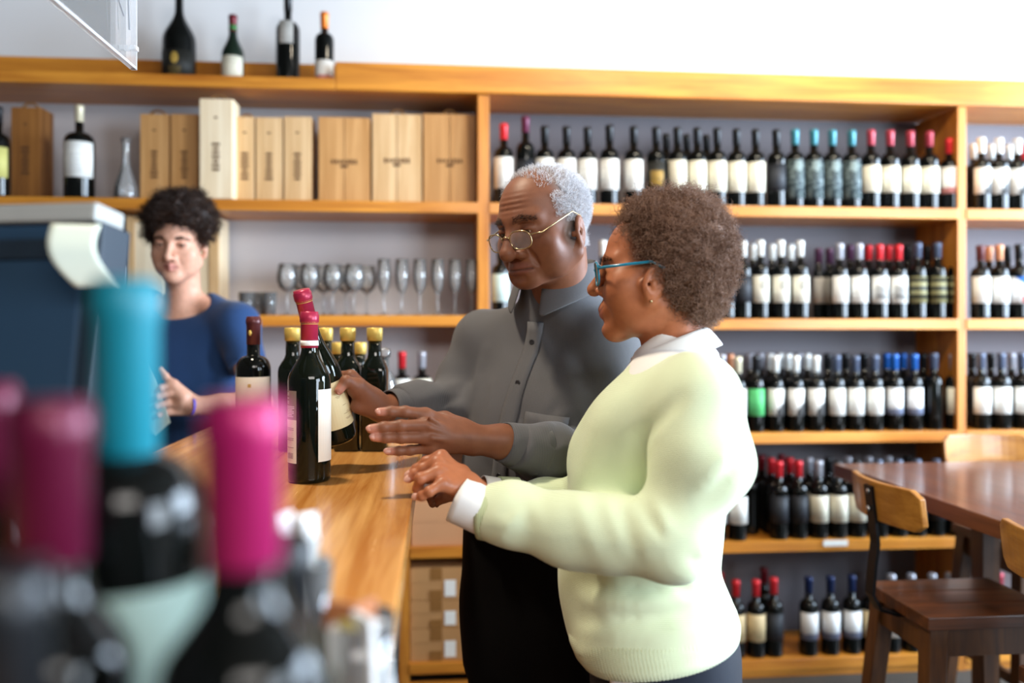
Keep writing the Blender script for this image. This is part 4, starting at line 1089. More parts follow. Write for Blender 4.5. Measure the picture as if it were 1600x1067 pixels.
def strands(name, roots, dirs, length, mat, parent, width=0.0006, nseg=7, curl=0.004, turns=2.0, seed=0, droop=0.0, origin=(0, 0, 0), tip=0.3, stuff=True):
    r = np.random.default_rng(seed); n = len(roots)
    length = np.broadcast_to(length, (n,)) * r.uniform(0.7, 1.15, n)
    t = np.linspace(0, 1, nseg + 1)
    a = np.cross(dirs, r.normal(size=(n, 3))); a /= np.linalg.norm(a, axis=1)[:, None]; b = np.cross(dirs, a)
    ph = r.uniform(0, 2 * np.pi, n); tw = turns * r.uniform(0.7, 1.3, n) * 2 * np.pi
    ang = ph[:, None] + tw[:, None] * t
    amp = curl * np.minimum(1, t * 3)[None, :] * r.uniform(0.5, 1.2, n)[:, None]
    Cc = roots[:, None] + dirs[:, None] * (length[:, None] * t)[..., None] + a[:, None] * (amp * np.cos(ang))[..., None] + b[:, None] * (amp * np.sin(ang))[..., None]
    Cc[..., 2] -= droop * (length[:, None] * t ** 2)
    T = np.gradient(Cc, axis=1); T /= np.maximum(np.linalg.norm(T, axis=2), 1e-9)[..., None]
    s1 = np.cross(T, a[:, None]); s1 /= np.maximum(np.linalg.norm(s1, axis=2), 1e-6)[..., None]; s2 = np.cross(T, s1)
    wd = width * (1 - (1 - tip) * t)[None, :, None]
    ring = [Cc + (s1 * math.cos(q) + s2 * math.sin(q)) * wd for q in (0, 2.094, 4.189)]
    V = np.stack(ring, 2).reshape(-1, 3)                      # n, seg+1, 3
    base = (np.arange(n) * (nseg + 1) * 3)[:, None, None] + (np.arange(nseg) * 3)[None, :, None]
    k = np.arange(3); k2 = (k + 1) % 3
    Q = np.stack([base + k, base + k2, base + k2 + 3, base + k + 3], -1).reshape(-1, 4)
    o = body_mesh(name, V, Q, mat, parent, None, origin)
    if stuff: o['kind'] = 'stuff'
    return o
def hair_mat(name, c0, c1, rough=0.5):
    m, nt, b = new_mat(name)
    n = noise(nt, coords(nt), 260, 2)
    nt.links.new(mixc(nt, n, lin(c0), lin(c1)), b.inputs['Base Color']); b.inputs['Roughness'].default_value = rough
    b.inputs['Specular IOR Level'].default_value = 0.3
    return m
def cloth_mat(name, col, rough=0.8, kind='plain', freq=900, strength=0.35, col2=None, sheen=0.15):
    m, nt, b = new_mat(name)
    vec = coords(nt); n = noise(nt, vec, 14, 3)
    c = lin(col)
    base = mixc(nt, n, tuple(x * 0.93 for x in c), c)
    s = sepxyz(nt, vec)
    if kind == 'stripe':
        st = mth(nt, 'GREATER_THAN', mth(nt, 'SINE', mth(nt, 'MULTIPLY', mth(nt, 'SUBTRACT', s[0], mth(nt, 'MULTIPLY', s[1], 0.3)), freq)), 0.35)
        base = mixc(nt, mth(nt, 'MULTIPLY', st, 0.32), base, lin(col2))
        hgt = noise(nt, vec, 900, 2)
    elif kind == 'rib':
        hgt = mth(nt, 'SINE', mth(nt, 'MULTIPLY', mth(nt, 'SUBTRACT', s[0], s[1]), freq))
    elif kind == 'knit':
        hgt = mth(nt, 'ADD', mth(nt, 'SINE', mth(nt, 'MULTIPLY', s[2], 2600)), noise(nt, vec, 700, 2))
    else: hgt = noise(nt, vec, freq, 3)
    nt.links.new(base, b.inputs['Base Color']); b.inputs['Roughness'].default_value = rough
    b.inputs['Sheen Weight'].default_value = sheen; b.inputs['Specular IOR Level'].default_value = 0.2
    bump(nt, b, hgt, strength, 0.001)
    return m
def ridge(a, b, r, amp, wave=0):
    """a soft cloth fold: raises (amp > 0) or sinks the surface along a segment"""
    c = Cap(a, b, 0.0)
    def fn(p):
        d = c(p); return (-amp * np.exp(-(d / r) ** 2)).astype(np.float32)
    return fn
def head(F, fr, s=1.0, jaw=0.050, chin=(0.078, -0.104, 0.017), nose=(0.008, 0.119, -0.040, 0.0125, 0.016), lip=0.0065, cheek=0.026, brow=0.010,
         depth=0.098, width=0.075, lid=0.35, mouth=0.024, smile=0.0, eye_z=0.0, top=0.112, socket=0.018, ears=True, fold=0.0, nosew=0.0105, ear_dz=0.0, ear_dy=0.0):
    """face and skull; origin between the eyes, inside the head"""
    w = lambda *p: fr.w(np.array(p) * s)
    R = fr.R; A = F.add; S = F.sub
    A(Ell(w(0, -0.012, 0.030), np.array((width, depth, top - 0.030)) * s, R), 0)
    A(Ell(w(0, 0.020, -0.030), np.array((0.060, 0.062, 0.075)) * s, R), 0.03 * s)
    A(Ell(w(0, 0.05, -0.065), np.array((0.040, 0.040, 0.042)) * s, R), 0.02 * s)      # muzzle
    for q in (-1, 1):
        A(Cap(w(q * jaw * 1.12, -0.002, -0.060), w(q * 0.016, chin[0] - 0.012, chin[1] + 0.004), 0.016 * s, 0.013 * s), 0.03 * s)
        A(Ell(w(q * 0.044, 0.052, -0.032), np.array((cheek, cheek * 0.85, cheek)) * s, R), 0.022 * s)
        A(Cap(w(q * 0.012, 0.080, 0.019), w(q * 0.046, 0.064, 0.020), brow * s, brow * 0.8 * s), 0.018 * s)
    A(Ell(w(0, chin[0], chin[1]), np.array((chin[2] * 1.15, chin[2], chin[2])) * s, R), 0.022 * s)
    for q in (-1, 1): S(Ell(w(q * 0.033, 0.094, eye_z - 0.001), np.array((0.020, socket, 0.0135)) * s, R), 0.014 * s)
    # eyelids over the eyeballs
    for q in (-1, 1):
        A(Ell(w(q * 0.032, 0.0715, eye_z), np.array((0.0165, 0.0145, 0.0125)) * s, R), 0.006 * s)
        S(Ell(w(q * 0.032, 0.0835, eye_z - 0.0035), np.array((0.0125, 0.010, 0.0045 * lid / 0.35)) * s, R), 0.0015 * s)
        # crease over the upper lid
        S(Cap(w(q * 0.020, 0.0835, eye_z + 0.0105), w(q * 0.045, 0.076, eye_z + 0.009), 0.0016 * s), 0.004 * s)
    # nose
    A(Cap(w(0, 0.082, eye_z + 0.010), w(0, nose[1] - 0.006, nose[2] + 0.004), nose[0] * s, nose[3] * 0.85 * s), 0.012 * s)
    A(Ell(w(0, nose[1] - 0.008, nose[2]), np.array((nose[3], nose[3], nose[3] * 0.85)) * s, R), 0.006 * s)
    for q in (-1, 1):
        A(Ell(w(q * nose[4], 0.090, nose[2] - 0.003), np.array((nosew * 0.9, nosew * 1.25, nosew * 0.85)) * s, R), 0.006 * s)
        S(Ell(w(q * nose[4] * 0.55, 0.098, nose[2] - 0.0125), np.array((0.0042, 0.006, 0.004)) * s, R), 0.003 * s)
        S(Cap(w(q * (nose[4] + 0.011), 0.084, nose[2] + 0.001), w(q * (mouth + 0.009), 0.0775, -0.066), 0.0018 * s), (0.009 + fold) * s)   # smile line
    S(Cap(w(0, 0.1005, nose[2] - 0.014), w(0, 0.098, -0.060), 0.0020 * s), 0.005 * s)
    # lips
    zm = -0.0705
    for q in (-1, 1):
        A(Cap(w(0, 0.0925, zm + 0.0045), w(q * mouth, 0.0765, zm + smile), lip * 0.9 * s, lip * 0.35 * s), 0.005 * s)
        A(Cap(w(0, 0.0915, zm - 0.0062), w(q * mouth * 0.9, 0.0765, zm + smile * 0.8 - 0.001), lip * 1.05 * s, lip * 0.4 * s), 0.005 * s)
    def groove(p):
        l = fr.l(p) / s; x, y, z = l[..., 0], l[..., 1], l[..., 2]
        zl = zm - 0.0006 + smile * 1.1 * (x / mouth) ** 2
        return (0.0030 * s * np.exp(-((z - zl) / 0.0021) ** 2) * np.clip((mouth + 0.002 - np.abs(x)) / 0.006, 0, 1) * (y > 0.055)).astype(np.float32)
    F.disp(groove)
    S(Cap(w(-0.014, 0.0985, -0.0865), w(0.014, 0.0985, -0.0865), 0.004 * s), 0.014 * s)
    if ears:
        for q in (-1, 1):
            eR = Frame((0, 0, 0), R @ np.array((q * 0.93, -0.35, 0.0)), R @ np.array((0, -0.25, 1.0)))
            c = w(q * (width + 0.004), -0.012 + ear_dy, -0.012 + ear_dz)
            A(Ell(c, np.array((0.019, 0.0075, 0.032)) * s, eR.R), 0.005 * s)
            A(Ell(w(q * (width + 0.0015), -0.004 + ear_dy, -0.038 + ear_dz), np.array((0.006, 0.009, 0.011)) * s, R), 0.006 * s)
            S(Ell(c + eR.R @ np.array((0.0015, 0.007, 0.001)) * s, np.array((0.0115, 0.0055, 0.021)) * s, eR.R), 0.003 * s)
            A(Ell(c + eR.R @ np.array((0.001, 0.0035, -0.005)) * s, np.array((0.005, 0.004, 0.009)) * s, eR.R), 0.004 * s)
            S(Ell(w(q * (width + 0.004), -0.001 + ear_dy, -0.016 + ear_dz), np.array((0.0075, 0.005, 0.007)) * s, R), 0.003 * s)
            A(Ell(w(q * (width + 0.002), 0.007 + ear_dy, -0.016 + ear_dz), np.array((0.005, 0.004, 0.006)) * s, R), 0.004 * s)
def eyes(parent, fr, s, iris, origin, look=(0, 0), eye_z=0.0):
    """eyeball with iris as a part (white sphere, iris disc by position)"""
    for q in (-1, 1):
        c = fr.w(np.array((q * 0.032, 0.0705, eye_z)) * s)
        bm = bmesh.new(); bmesh.ops.create_uvsphere(bm, u_segments=20, v_segments=14, radius=0.0118 * s)
        o = obj('eyeball', bm, iris, parent, True)
        o.location = Vector(c) - Vector(origin)
        f = fr.R @ np.array((look[0], 1.0, look[1])); f /= np.linalg.norm(f)
        o.rotation_euler = Vector(f).to_track_quat('Y', 'Z').to_euler()
def iris_mat(name, col):
    m, nt, b = new_mat(name)
    s = sepxyz(nt, coords(nt))
    rr = mth(nt, 'SQRT', mth(nt, 'ADD', mth(nt, 'MULTIPLY', s[0], s[0]), mth(nt, 'MULTIPLY', s[2], s[2])))
    fr_ = mth(nt, 'GREATER_THAN', s[1], 0.0)
    i1 = mth(nt, 'MULTIPLY', mth(nt, 'LESS_THAN', rr, 0.0058), fr_); i2 = mth(nt, 'MULTIPLY', mth(nt, 'LESS_THAN', rr, 0.0026), fr_)
    c = mixc(nt, i1, lin('#D8CDC4'), lin(col)); c = mixc(nt, i2, c, (0.005, 0.005, 0.005))
    nt.links.new(c, b.inputs['Base Color']); b.inputs['Roughness'].default_value = 0.08
    return m
class Fingers:
    """one hand: palm plus five finger chains, kept apart from each other and blended into the palm"""
    def __init__(s): s.palm = []; s.f = []
    def __call__(s, p):
        d = np.full(p.shape[:-1], 1e3, np.float32)
        for c, k in s.palm: d = smin(d, c(p), k)
        e = np.full(p.shape[:-1], 1e3, np.float32)
        for chain in s.f:
            g = np.full(p.shape[:-1], 1e3, np.float32)
            for c, k in chain: g = smin(g, c(p), k)
            e = smin(e, g, 0.0008)
        return smin(d, e, 0.007)
def build_hand(wrist, knuckles, fingers, thumb, rw=0.026, rk=0.0115, rf=0.0085, back=(0, 0, 1), thick=0.013):
    """wrist: point; knuckles: four points index..little; fingers: list of [joint, joint, tip] lists; thumb: [root, joint, joint, tip]"""
    H = Fingers(); wrist = np.array(wrist, float); bk = np.array(back, float); bk /= np.linalg.norm(bk)
    K = [np.array(k, float) for k in knuckles]
    for i, k in enumerate(K):
        b = wrist + (k - wrist) * 0.12 + (k - np.mean(K, 0)) * 0.35
        H.palm.append((Cap(b, k - bk * 0.003, thick * 1.0, rk * 1.02), 0.012))
    side = K[0] - K[3]
    H.palm.append((Ell(wrist * 0.55 + np.mean(K, 0) * 0.45 - bk * 0.008, (0.028, 0.028, 0.017), None), 0.014))
    sc = (1.0, 1.04, 1.0, 0.86)
    for i, (k, chain) in enumerate(zip(K, fingers)):
        pts = [k] + [np.array(c, float) for c in chain]; ch = []
        rr = [rk * 0.93, rf * 1.08, rf * 0.98, rf * 0.8]
        for j in range(len(pts) - 1):
            ch.append((Cap(pts[j], pts[j + 1], rr[j] * sc[i], rr[j + 1] * sc[i]), 0.0025))
            if j > 0: ch.append((Ell(pts[j] + bk * 0.0012, (rr[j] * sc[i] * 1.06,) * 3), 0.003))
        H.f.append(ch)
    T = [np.array(t, float) for t in thumb]
    H.palm.append((Cap(T[0], T[1], 0.017, 0.0135), 0.014))
    H.f.append([(Cap(T[1], T[2], 0.0128, 0.0108), 0.003), (Cap(T[2], T[3], 0.0108, 0.0085), 0.003), (Ell(T[2], (0.0112,) * 3), 0.003)])
    return H
def nails(parent, tips, mat, origin):
    for (tip, prev, up) in tips:
        tip, prev, up = (np.array(x, float) for x in (tip, prev, up))
        f = tip - prev; f /= np.linalg.norm(f); up = up - f * (up @ f); up /= np.linalg.norm(up); sd = np.cross(f, up)
        bm = bmesh.new(); bmesh.ops.create_uvsphere(bm, u_segments=12, v_segments=8, radius=1.0)
        o = obj('fingernail', bm, mat, parent, True)
        c = tip + up * 0.0042 + f * 0.001
        m = Matrix(((sd[0] * 0.0055, f[0] * 0.0072, up[0] * 0.0028), (sd[1] * 0.0055, f[1] * 0.0072, up[1] * 0.0028), (sd[2] * 0.0055, f[2] * 0.0072, up[2] * 0.0028)))
        o.data.transform(m.to_4x4()); o.location = Vector(c) - Vector(origin)
# ------------------------------------------------------------------ people: shared pieces
M['nail'] = pmat('fingernail', '#C08A78', 0.3, var=0.02)
M['nail_pale'] = pmat('fingernail_pale', '#D8A898', 0.3, var=0.02)
def dirv(r, f, u): return RGT * r + FWD * f + UPV * u
def path(F, pts, k=0.02, f=None):
    """limb through [(point, radius), ...]"""
    for (a, ra), (b, rb) in zip(pts, pts[1:]): F.add(Cap(a, b, ra, rb), k)
def fold_noise(seed, amp, freq, n=6, stretch=(1, 1, 1)):
    r = np.random.default_rng(seed); D = r.normal(size=(n, 3)) * np.array(stretch); D = (D * freq).astype(np.float32); ph = r.uniform(0, 6.28, n); A = amp * r.uniform(0.5, 1, n) / n * 2
    def fn(p):
        o = np.zeros(p.shape[:-1], np.float32)
        for d, q, a in zip(D, ph, A): o += a * np.sin(p @ d + q)
        return o
    return fn
def snap(G, px, py, d0=1.0, d1=2.1):
    t = np.linspace(d0, d1, 260); q = np.array([P(px, py, x) for x in t]).astype(np.float32); v = G(q); k = np.nonzero(v < 0)[0]
    return q[k[0]].astype(float) if len(k) else None
def fold_lines(G, lines, d0=1.0, d1=2.1, seg=6):
    """cloth folds: polylines laid on the cloth's own surface, then raised (+) or sunk (-)"""
    fns = []
    for pts, r, amp in lines:
        c = []
        for (xa, ya), (xb, yb) in zip(pts, pts[1:]):
            for t in np.linspace(0, 1, seg): c.append(snap(G, xa + (xb - xa) * t, ya + (yb - ya) * t, d0, d1))
        c = [p for p in c if p is not None]
        if len(c) < 3: continue
        n = len(c) - 1
        caps = [(Cap(a, b, 0.0), math.sin(math.pi * (i + 1) / (n + 1)) ** 0.6) for i, (a, b) in enumerate(zip(c, c[1:])) if np.linalg.norm(a - b) < 0.06]
        def fn(p, caps=caps, r=r, amp=amp):
            o = np.zeros(p.shape[:-1], np.float32)
            for cp, wt in caps: o = np.maximum(o, wt * np.exp(-(cp(p) / r) ** 2))
            return (-amp * o).astype(np.float32)
        fns.append(fn)
    for f in fns: G.disp(f)
def collar_mesh(name, fr, rx, ry, zb, zf, h, point, open_deg, mat, parent, origin, flare=0.016, thick=0.003, n=36, pt_out=0.02, spread=0.3):
    """turned-down shirt collar round the neck, open at the front, pointed ends"""
    V, F = [], []; a0 = math.radians(open_deg); m = 6
    for i in range(n + 1):
        a = a0 + (2 * math.pi - 2 * a0) * i / n
        c, s = math.cos(a), math.sin(a)            # c: forward
        t = (1 - c) / 2                            # 0 front, 1 back
        zt = zf + (zb - zf) * t ** 0.8
        e = max(0.0, 1 - min(i, n - i) / (n * 0.2))  # collar-point zone
        for j in range(m):
            if j == 0: r_, z = 0.0, zt - h * 0.9
            elif j == 1: r_, z = 0.0, zt - 0.004
            elif j == 2: r_, z = 0.004, zt
            else:
                q = (j - 2) / (m - 3)
                r_ = 0.006 + flare * q + pt_out * e * q; z = zt - (h + point * e ** 1.5) * q
            ang = s * (rx + r_); fy = c * (ry + r_)
            V.append(fr.w((ang + math.copysign(spread * 0.0, ang), fy, z)) - np.array(origin))
    for i in range(n):
        for j in range(m - 1): a = i * m + j; F.append((a, a + m, a + m + 1, a + 1))
    o = mesh_from(name, V, F, mat, parent)
    sm = o.modifiers.new('thickness', 'SOLIDIFY'); sm.thickness = thick; sm.offset = 0
    sb = o.modifiers.new('soft', 'SUBSURF'); sb.levels = 1; sb.render_levels = 1
    return o
def ring_cuff(name, a, b, ra, rb, mat, parent, origin, thick=0.003, n=32, wob=0.0, seed=0, sq=1.0, sqax=(0, 0, 1)):
    """hollow cuff tube from a to b"""
    a, b = np.array(a, float), np.array(b, float); t = (b - a) / np.linalg.norm(b - a)
    x = np.cross(t, np.array(sqax)); x /= np.linalg.norm(x); y = np.cross(x, t); r = random.Random(seed)
    V, F = [], []; m = 7; ph = [r.uniform(0, 6.28) for _ in range(3)]
    for j in range(m):
        q = j / (m - 1); rr = ra + (rb - ra) * q; c = a + (b - a) * q
        for i in range(n):
            g = 2 * math.pi * i / n; w_ = 1 + wob * (math.sin(2 * g + ph[0] + q) + 0.6 * math.sin(5 * g + ph[1]) * q)
            V.append(c + x * math.cos(g) * rr * w_ * sq + y * math.sin(g) * rr * w_ - np.array(origin))
    for j in range(m - 1):
        for i in range(n): F.append((j * n + i, j * n + (i + 1) % n, (j + 1) * n + (i + 1) % n, (j + 1) * n + i))
    o = mesh_from(name, V, F, mat, parent); sm = o.modifiers.new('thickness', 'SOLIDIFY'); sm.thickness = thick; sm.offset = 1
    return o
def legs(F, fr, hip, knee, ankle, r0, r1, r2, k=0.03):
    for q in (-1, 1):
        path(F, [(fr.w((q * hip[0], hip[1], hip[2])), r0), (fr.w((q * knee[0], knee[1], knee[2])), r1), (fr.w((q * ankle[0], ankle[1], ankle[2])), r2)], k)
def shoes(fr, xs, y, zfloor, mat, parent, origin):
    for q in xs:
        F = Field()
        F.add(Ell(fr.w((q, y + 0.07, zfloor + 0.035)), (0.045, 0.115, 0.04), fr.R), 0); F.add(Cap(fr.w((q, y, zfloor + 0.05)), fr.w((q, y, zfloor + 0.09)), 0.046, 0.045), 0.03)
        F.cut(Half(fr.w((q, y, zfloor + 0.001)), (0, 0, -1)), 0.002)
        c = fr.w((q, y + 0.05, zfloor + 0.06))
        V, Q = polygonise(F, axis(c[0] - .17, c[0] + .17, .008), axis(c[1] - .17, c[1] + .17, .008), axis(-0.01, 0.16, .008))
        body_mesh('shoe', V, Q, mat, parent, None, origin)
def grow(name, V, N, mask, n, length, mat, parent, origin, seed, dirfn=None, inset=0.001, **kw):
    r = np.random.default_rng(seed); idx = np.nonzero(mask)[0]
    if len(idx) == 0: return None
    pick = r.choice(idx, n); d = N[pick].copy()
    if dirfn is not None: d = dirfn(V[pick], d)
    d += r.normal(size=d.shape) * 0.25; d /= np.linalg.norm(d, axis=1)[:, None]
    o = strands(name, V[pick] - N[pick] * inset + r.normal(size=d.shape) * 0.0006 - np.array(origin), d, length, mat, parent, seed=seed, **kw)
    return o
def brows(fr, s, V, N, L, mat, parent, origin, n=220, z0=0.0145, z1=0.0255, seed=3, length=0.011, width=0.00045):
    ax_ = np.abs(L[:, 0]) / s; z = L[:, 2] / s; y = L[:, 1] / s
    arch = 0.003 * np.sin(np.clip((ax_ - 0.012) / 0.04, 0, 1) * math.pi)
    m = (ax_ > 0.011) & (ax_ < 0.052) & (z > z0 + arch) & (z < z1 + arch - 0.006 * np.clip((ax_ - 0.03) / 0.02, 0, 1)) & (y > 0.03)
    def df(p, d):
        l = fr.l(p); side = np.sign(l[:, 0])[:, None] * fr.R[:, 0][None]
        return d * 0.25 + side * 1.0 + fr.R[:, 2][None] * 0.2 - fr.R[:, 1][None] * 0.35
    grow('eyebrow', V, N, m, n, length, mat, parent, origin, seed, df, nseg=3, curl=0.0005, turns=0.4, width=width)
def paint(V, base, regions):
    C = np.tile(np.array(base, float), (len(V), 1))
    for wgt, col in regions:
        wgt = np.clip(wgt, 0, 1)[:, None]; C = C * (1 - wgt) + np.array(col, float) * wgt
    return C
def sstep(a, b, x):
    t = np.clip((x - a) / (b - a), 0, 1); return t * t * (3 - 2 * t)
def lip_weight(L, s, mouth=0.024, zm=-0.0705, lip=0.0065):
    x, y, z = L[:, 0] / s, L[:, 1] / s, L[:, 2] / s
    e = (x / (mouth + 0.001)) ** 2 + ((z - zm - 0.0005) / (lip * 1.9)) ** 2
    return (1 - sstep(0.75, 1.1, e)) * (y > 0.06)
def mouth_line(L, s, mouth, smile=0.0, zm=-0.0705):
    x, y, z = L[:, 0] / s, L[:, 1] / s, L[:, 2] / s
    zl = zm - 0.0006 + smile * 1.1 * (x / mouth) ** 2
    return np.exp(-((z - zl) / 0.0017) ** 2) * sstep(mouth + 0.003, mouth - 0.003, np.abs(x)) * (y > 0.055)
def glasses(fr, s, parent, origin, lw, lh, gap, mat_f, lensmat, y=0.098, z=-0.004, tilt=0.0, rim=0.0011, temple_z=0.004, ear_y=-0.012, name='eyeglasses', lp=3.0, drop=0.0, wide=0.078, temple_r=None, bridge=0.004, flat=1.0):
    """spectacle frame as one part with lens sub-parts"""
    o3 = np.array(origin)
    def W(p): return Vector(fr.w(np.array(p) * s) - o3)
    bm = bmesh.new(); lenses = []
    for q in (-1, 1):
        cx = q * (gap / 2 + lw / 2); pts = []
        for i in range(28):
            a = 2 * math.pi * i / 28; c, si = math.cos(a), math.sin(a); k = (abs(c) ** lp + abs(si) ** lp) ** (-1 / lp)
            px = cx + lw / 2 * k * c; pz = z + lh / 2 * k * si * (1 if si < 0 else flat)
            py = y - 0.9 * px * px * 3.2 + tilt * (pz - z)
            pts.append(W((px, py, pz)))
        tube(bm, pts, rim, 6, True); lenses.append(pts)
        # temple
        hx = q * (gap / 2 + lw); hy = y - 0.9 * hx * hx * 3.2
        tp = [W((hx, hy, z + lh * 0.22)), W((q * (wide - 0.004), hy - 0.012, z + lh * 0.22)), W((q * wide, (hy + ear_y) * 0.5, (z + lh * 0.22) * 0.5 + temple_z * 0.5)), W((q * (wide + 0.001), ear_y + 0.006, temple_z + drop)), W((q * (wide + 0.002), ear_y - 0.014, temple_z - 0.012 + drop))]
        tube(bm, tp, temple_r or rim * 1.25, 6)
    tube(bm, [W((-gap / 2, y, z + bridge)), W((0, y + 0.003, z + bridge + 0.004)), W((gap / 2, y, z + bridge))], rim, 6)
    f = obj(name, bm, mat_f, parent, True)
    for pts in lenses:
        bm = bmesh.new(); c = sum(pts, Vector()) / len(pts); vs = [bm.verts.new(p) for p in pts]; cv = bm.verts.new(c)
        for i in range(len(vs)): bm.faces.new((cv, vs[i], vs[(i + 1) % len(vs)]))
        lo = obj('lens', bm, lensmat, f, True)
    return f
def thin_lens(name, col, alpha):
    m, nt, b = new_mat(name)
    n = noise(nt, coords(nt), 10)
    nt.links.new(mixc(nt, n, tuple(x * 0.97 for x in col), col), b.inputs['Base Color'])
    b.inputs['Roughness'].default_value = 0.02; b.inputs['Alpha'].default_value = alpha
    b.inputs['Specular IOR Level'].default_value = 0.35
    return m
# ------------------------------------------------------------------ the older man in the grey shirt
def older_man():
    s = 1.0
    yaw, pit = math.radians(46), math.radians(14)
    base = P(850, HOR, 1.74); base[2] = 0
    root = empty('person', tuple(base), 0, 'older man in glasses and dark grey shirt, holding the tilted bottle over the counter', 'person')
    O = base
    fw = dirv(-math.sin(yaw) * math.cos(pit), -math.cos(yaw) * math.cos(pit), -math.sin(pit))
    hf = Frame(P(849, 351, 1.62), fw, (0, 0, 1))
    hf = Frame(hf.o, fw, hf.R[:, 2] + 0.03 * hf.R[:, 0])
    tf = Frame(P(850, 905, 1.76), dirv(-0.64, -0.77, 0), (0.0, 0.0, 1))
    up = P(868, 470, 1.71) - tf.o
    tf = Frame(tf.o, dirv(-0.64, -0.77, 0), up / np.linalg.norm(up))
    F = Field()
    rows = [(-0.14, 0, 0, .165, .12), (0, 0, 0.005, .168, .125), (.12, 0, .022, .165, .130), (.25, 0, .018, .163, .126), (.38, 0, 0.006, .168, .115), (.46, 0, -0.01, .165, .098), (.53, 0, -0.02, .12, .075), (.58, 0, -0.015, .062, .060), (.62, 0, -0.01, .055, .056)]
    SL, SR = P(940, 552, 1.67), P(757, 537, 1.84)
    EL, ER = P(926, 740, 1.61), P(712, 640, 1.81)
    WL, WR = P(742, 687, 1.415), P(600, 640, 1.645)
    lf = Loft(tf, rows, 2.2)
    F.add(lf, 0)
    F.add(Cap(tf.w((0, -0.01, .52)), hf.w((0, -0.025, -0.05)), .062, .058), 0.03)
    path(F, [(SL, .05), (EL, .040), (P(850, 706, 1.50), .036), (P(785, 690, 1.43), .0265), (WL, .0262)], 0.02)
    path(F, [(SR, .05), (ER, .040), (P(640, 632, 1.70), .034), (WR, .0262)], 0.02)
    legs(F, Frame(base, tf.R[:, 1] * np.array((1, 1, 0))), (.085, 0, .78), (.095, 0.01, .45), (.10, -0.01, .08), .080, .055, .04)
    head(F, hf, s, jaw=0.060, chin=(0.077, -0.085, 0.025), nose=(0.0095, 0.117, -0.040, 0.0155, 0.0185), nosew=0.0125, lip=0.0066, cheek=0.031, brow=0.0115, lid=0.22, mouth=0.034, smile=-0.001, fold=0.0, ear_dz=-0.010, width=0.076, depth=0.100)
    # loose cheek and forehead lines
    for q in (-1, 1):
        F.sub(Cap(hf.w((q * 0.036, 0.080, -0.050)), hf.w((q * 0.043, 0.064, -0.084)), 0.0018), 0.007)
        F.add(Ell(hf.w((q * 0.034, 0.074, -0.0165)), (0.013, 0.008, 0.0055), hf.R), 0.008)
        F.add(Ell(hf.w((q * 0.047, 0.028, -0.066)), (0.022, 0.036, 0.032), hf.R), 0.02)
    def wrinkles(p):
        l = hf.l(p); m = np.exp(-((l[..., 2] - 0.050) / 0.016) ** 2) * np.exp(-(l[..., 0] / 0.036) ** 4) * (l[..., 1] > 0.04)
        return (0.0009 * m * np.sin(l[..., 2] * 2 * math.pi / 0.0095 + 14 * np.abs(l[..., 0]) ** 1.2)).astype(np.float32)
    F.disp(wrinkles)
    # left hand stretched out flat over the counter, back of the hand towards the lens
    HL = build_hand(WL, [P(665, 648, 1.385), P(664, 665, 1.372), P(667, 683, 1.372), P(674, 699, 1.385)],
        [[P(633, 643.5, 1.375), P(611, 643, 1.37), P(593, 643.5, 1.365)], [P(626, 665.5, 1.36), P(600, 667.5, 1.355), P(579, 670, 1.35)],
         [P(627, 683.5, 1.36), P(603, 683.5, 1.355), P(584, 683, 1.35)], [P(641, 703.5, 1.38), P(623, 704.5, 1.375), P(606, 705.5, 1.37)]],
        [P(722, 668, 1.42), P(695, 655, 1.435), P(668, 652, 1.435), P(645, 654, 1.43)], rk=0.0118, rf=0.0089, back=dirv(0.15, -0.95, 0.25))
    F.add(HL, 0.012)
    bk = dirv(0.15, -0.95, 0.25)
    for a, b in (((700, 672), (672, 653)), ((704, 680), (672, 668)), ((706, 688), (676, 684))):   # tendons
        F.add(Cap(P(*a, 1.383), P(*b, 1.363), 0.0036), 0.007)
    # right hand round the tilted bottle
    axb = np.array(zax)
    bc = np.array(hp) + axb * 0.062               # bottle axis point level with the hand
    e1 = RGT - axb * float(RGT @ axb); e1 /= np.linalg.norm(e1); e2 = -np.cross(axb, e1)   # e1 to the right, e2 towards lens or away
    if e2 @ FWD > 0: e2 = -e2
    def onb(ang, h, r): a = math.radians(ang); return bc + axb * h + (e1 * math.cos(a) + e2 * math.sin(a)) * r
    rB = 0.0372
    KR = [onb(-38, 0.050, rB + 0.020), onb(-42, 0.030, rB + 0.021), onb(-42, 0.010, rB + 0.020), onb(-36, -0.009, rB + 0.018)]
    def wrap(h, a): return [onb(a - 42, h + 0.004, rB + 0.0105), onb(a - 80, h + 0.005, rB + 0.0095), onb(a - 108, h + 0.005, rB + 0.0090)]
    HR = build_hand(WR, KR, [wrap(0.050, -52), wrap(0.030, -56), wrap(0.011, -54), wrap(-0.008, -46)],
        [P(583, 622, 1.63), onb(2, 0.040, rB + 0.026), onb(22, 0.058, rB + 0.0135), onb(44, 0.046, rB + 0.0095)], rk=0.0118, rf=0.0088, back=FWD)
    F.add(HR, 0.012)
    F.add(Cap(P(588, 640, 1.63), onb(0, -0.002, rB + 0.016), 0.020, 0.0145), 0.012)
    F.add(Cap(P(583, 628, 1.63), onb(4, 0.034, rB + 0.020), 0.021, 0.016), 0.012)
    lo = np.array([-0.75, 1.15, -0.01]); hi = np.array([0.75, 2.15, 1.62])
    hx, hy, hz = hf.o
    wl = [WL, P(575, 690, 1.37)]
    fine_x = [(float(P(570, 660, 1.37)[0]) - .0, float(WL[0]) + .06, .0022), (hx - .14, hx + .13, .0022), (-0.30, -0.12, .0024)]
    fine_y = [(1.33, 1.70, .0023)]
    fine_z = [(1.11, 1.29, .0022), (hz - .145, hz + .13, .0022)]
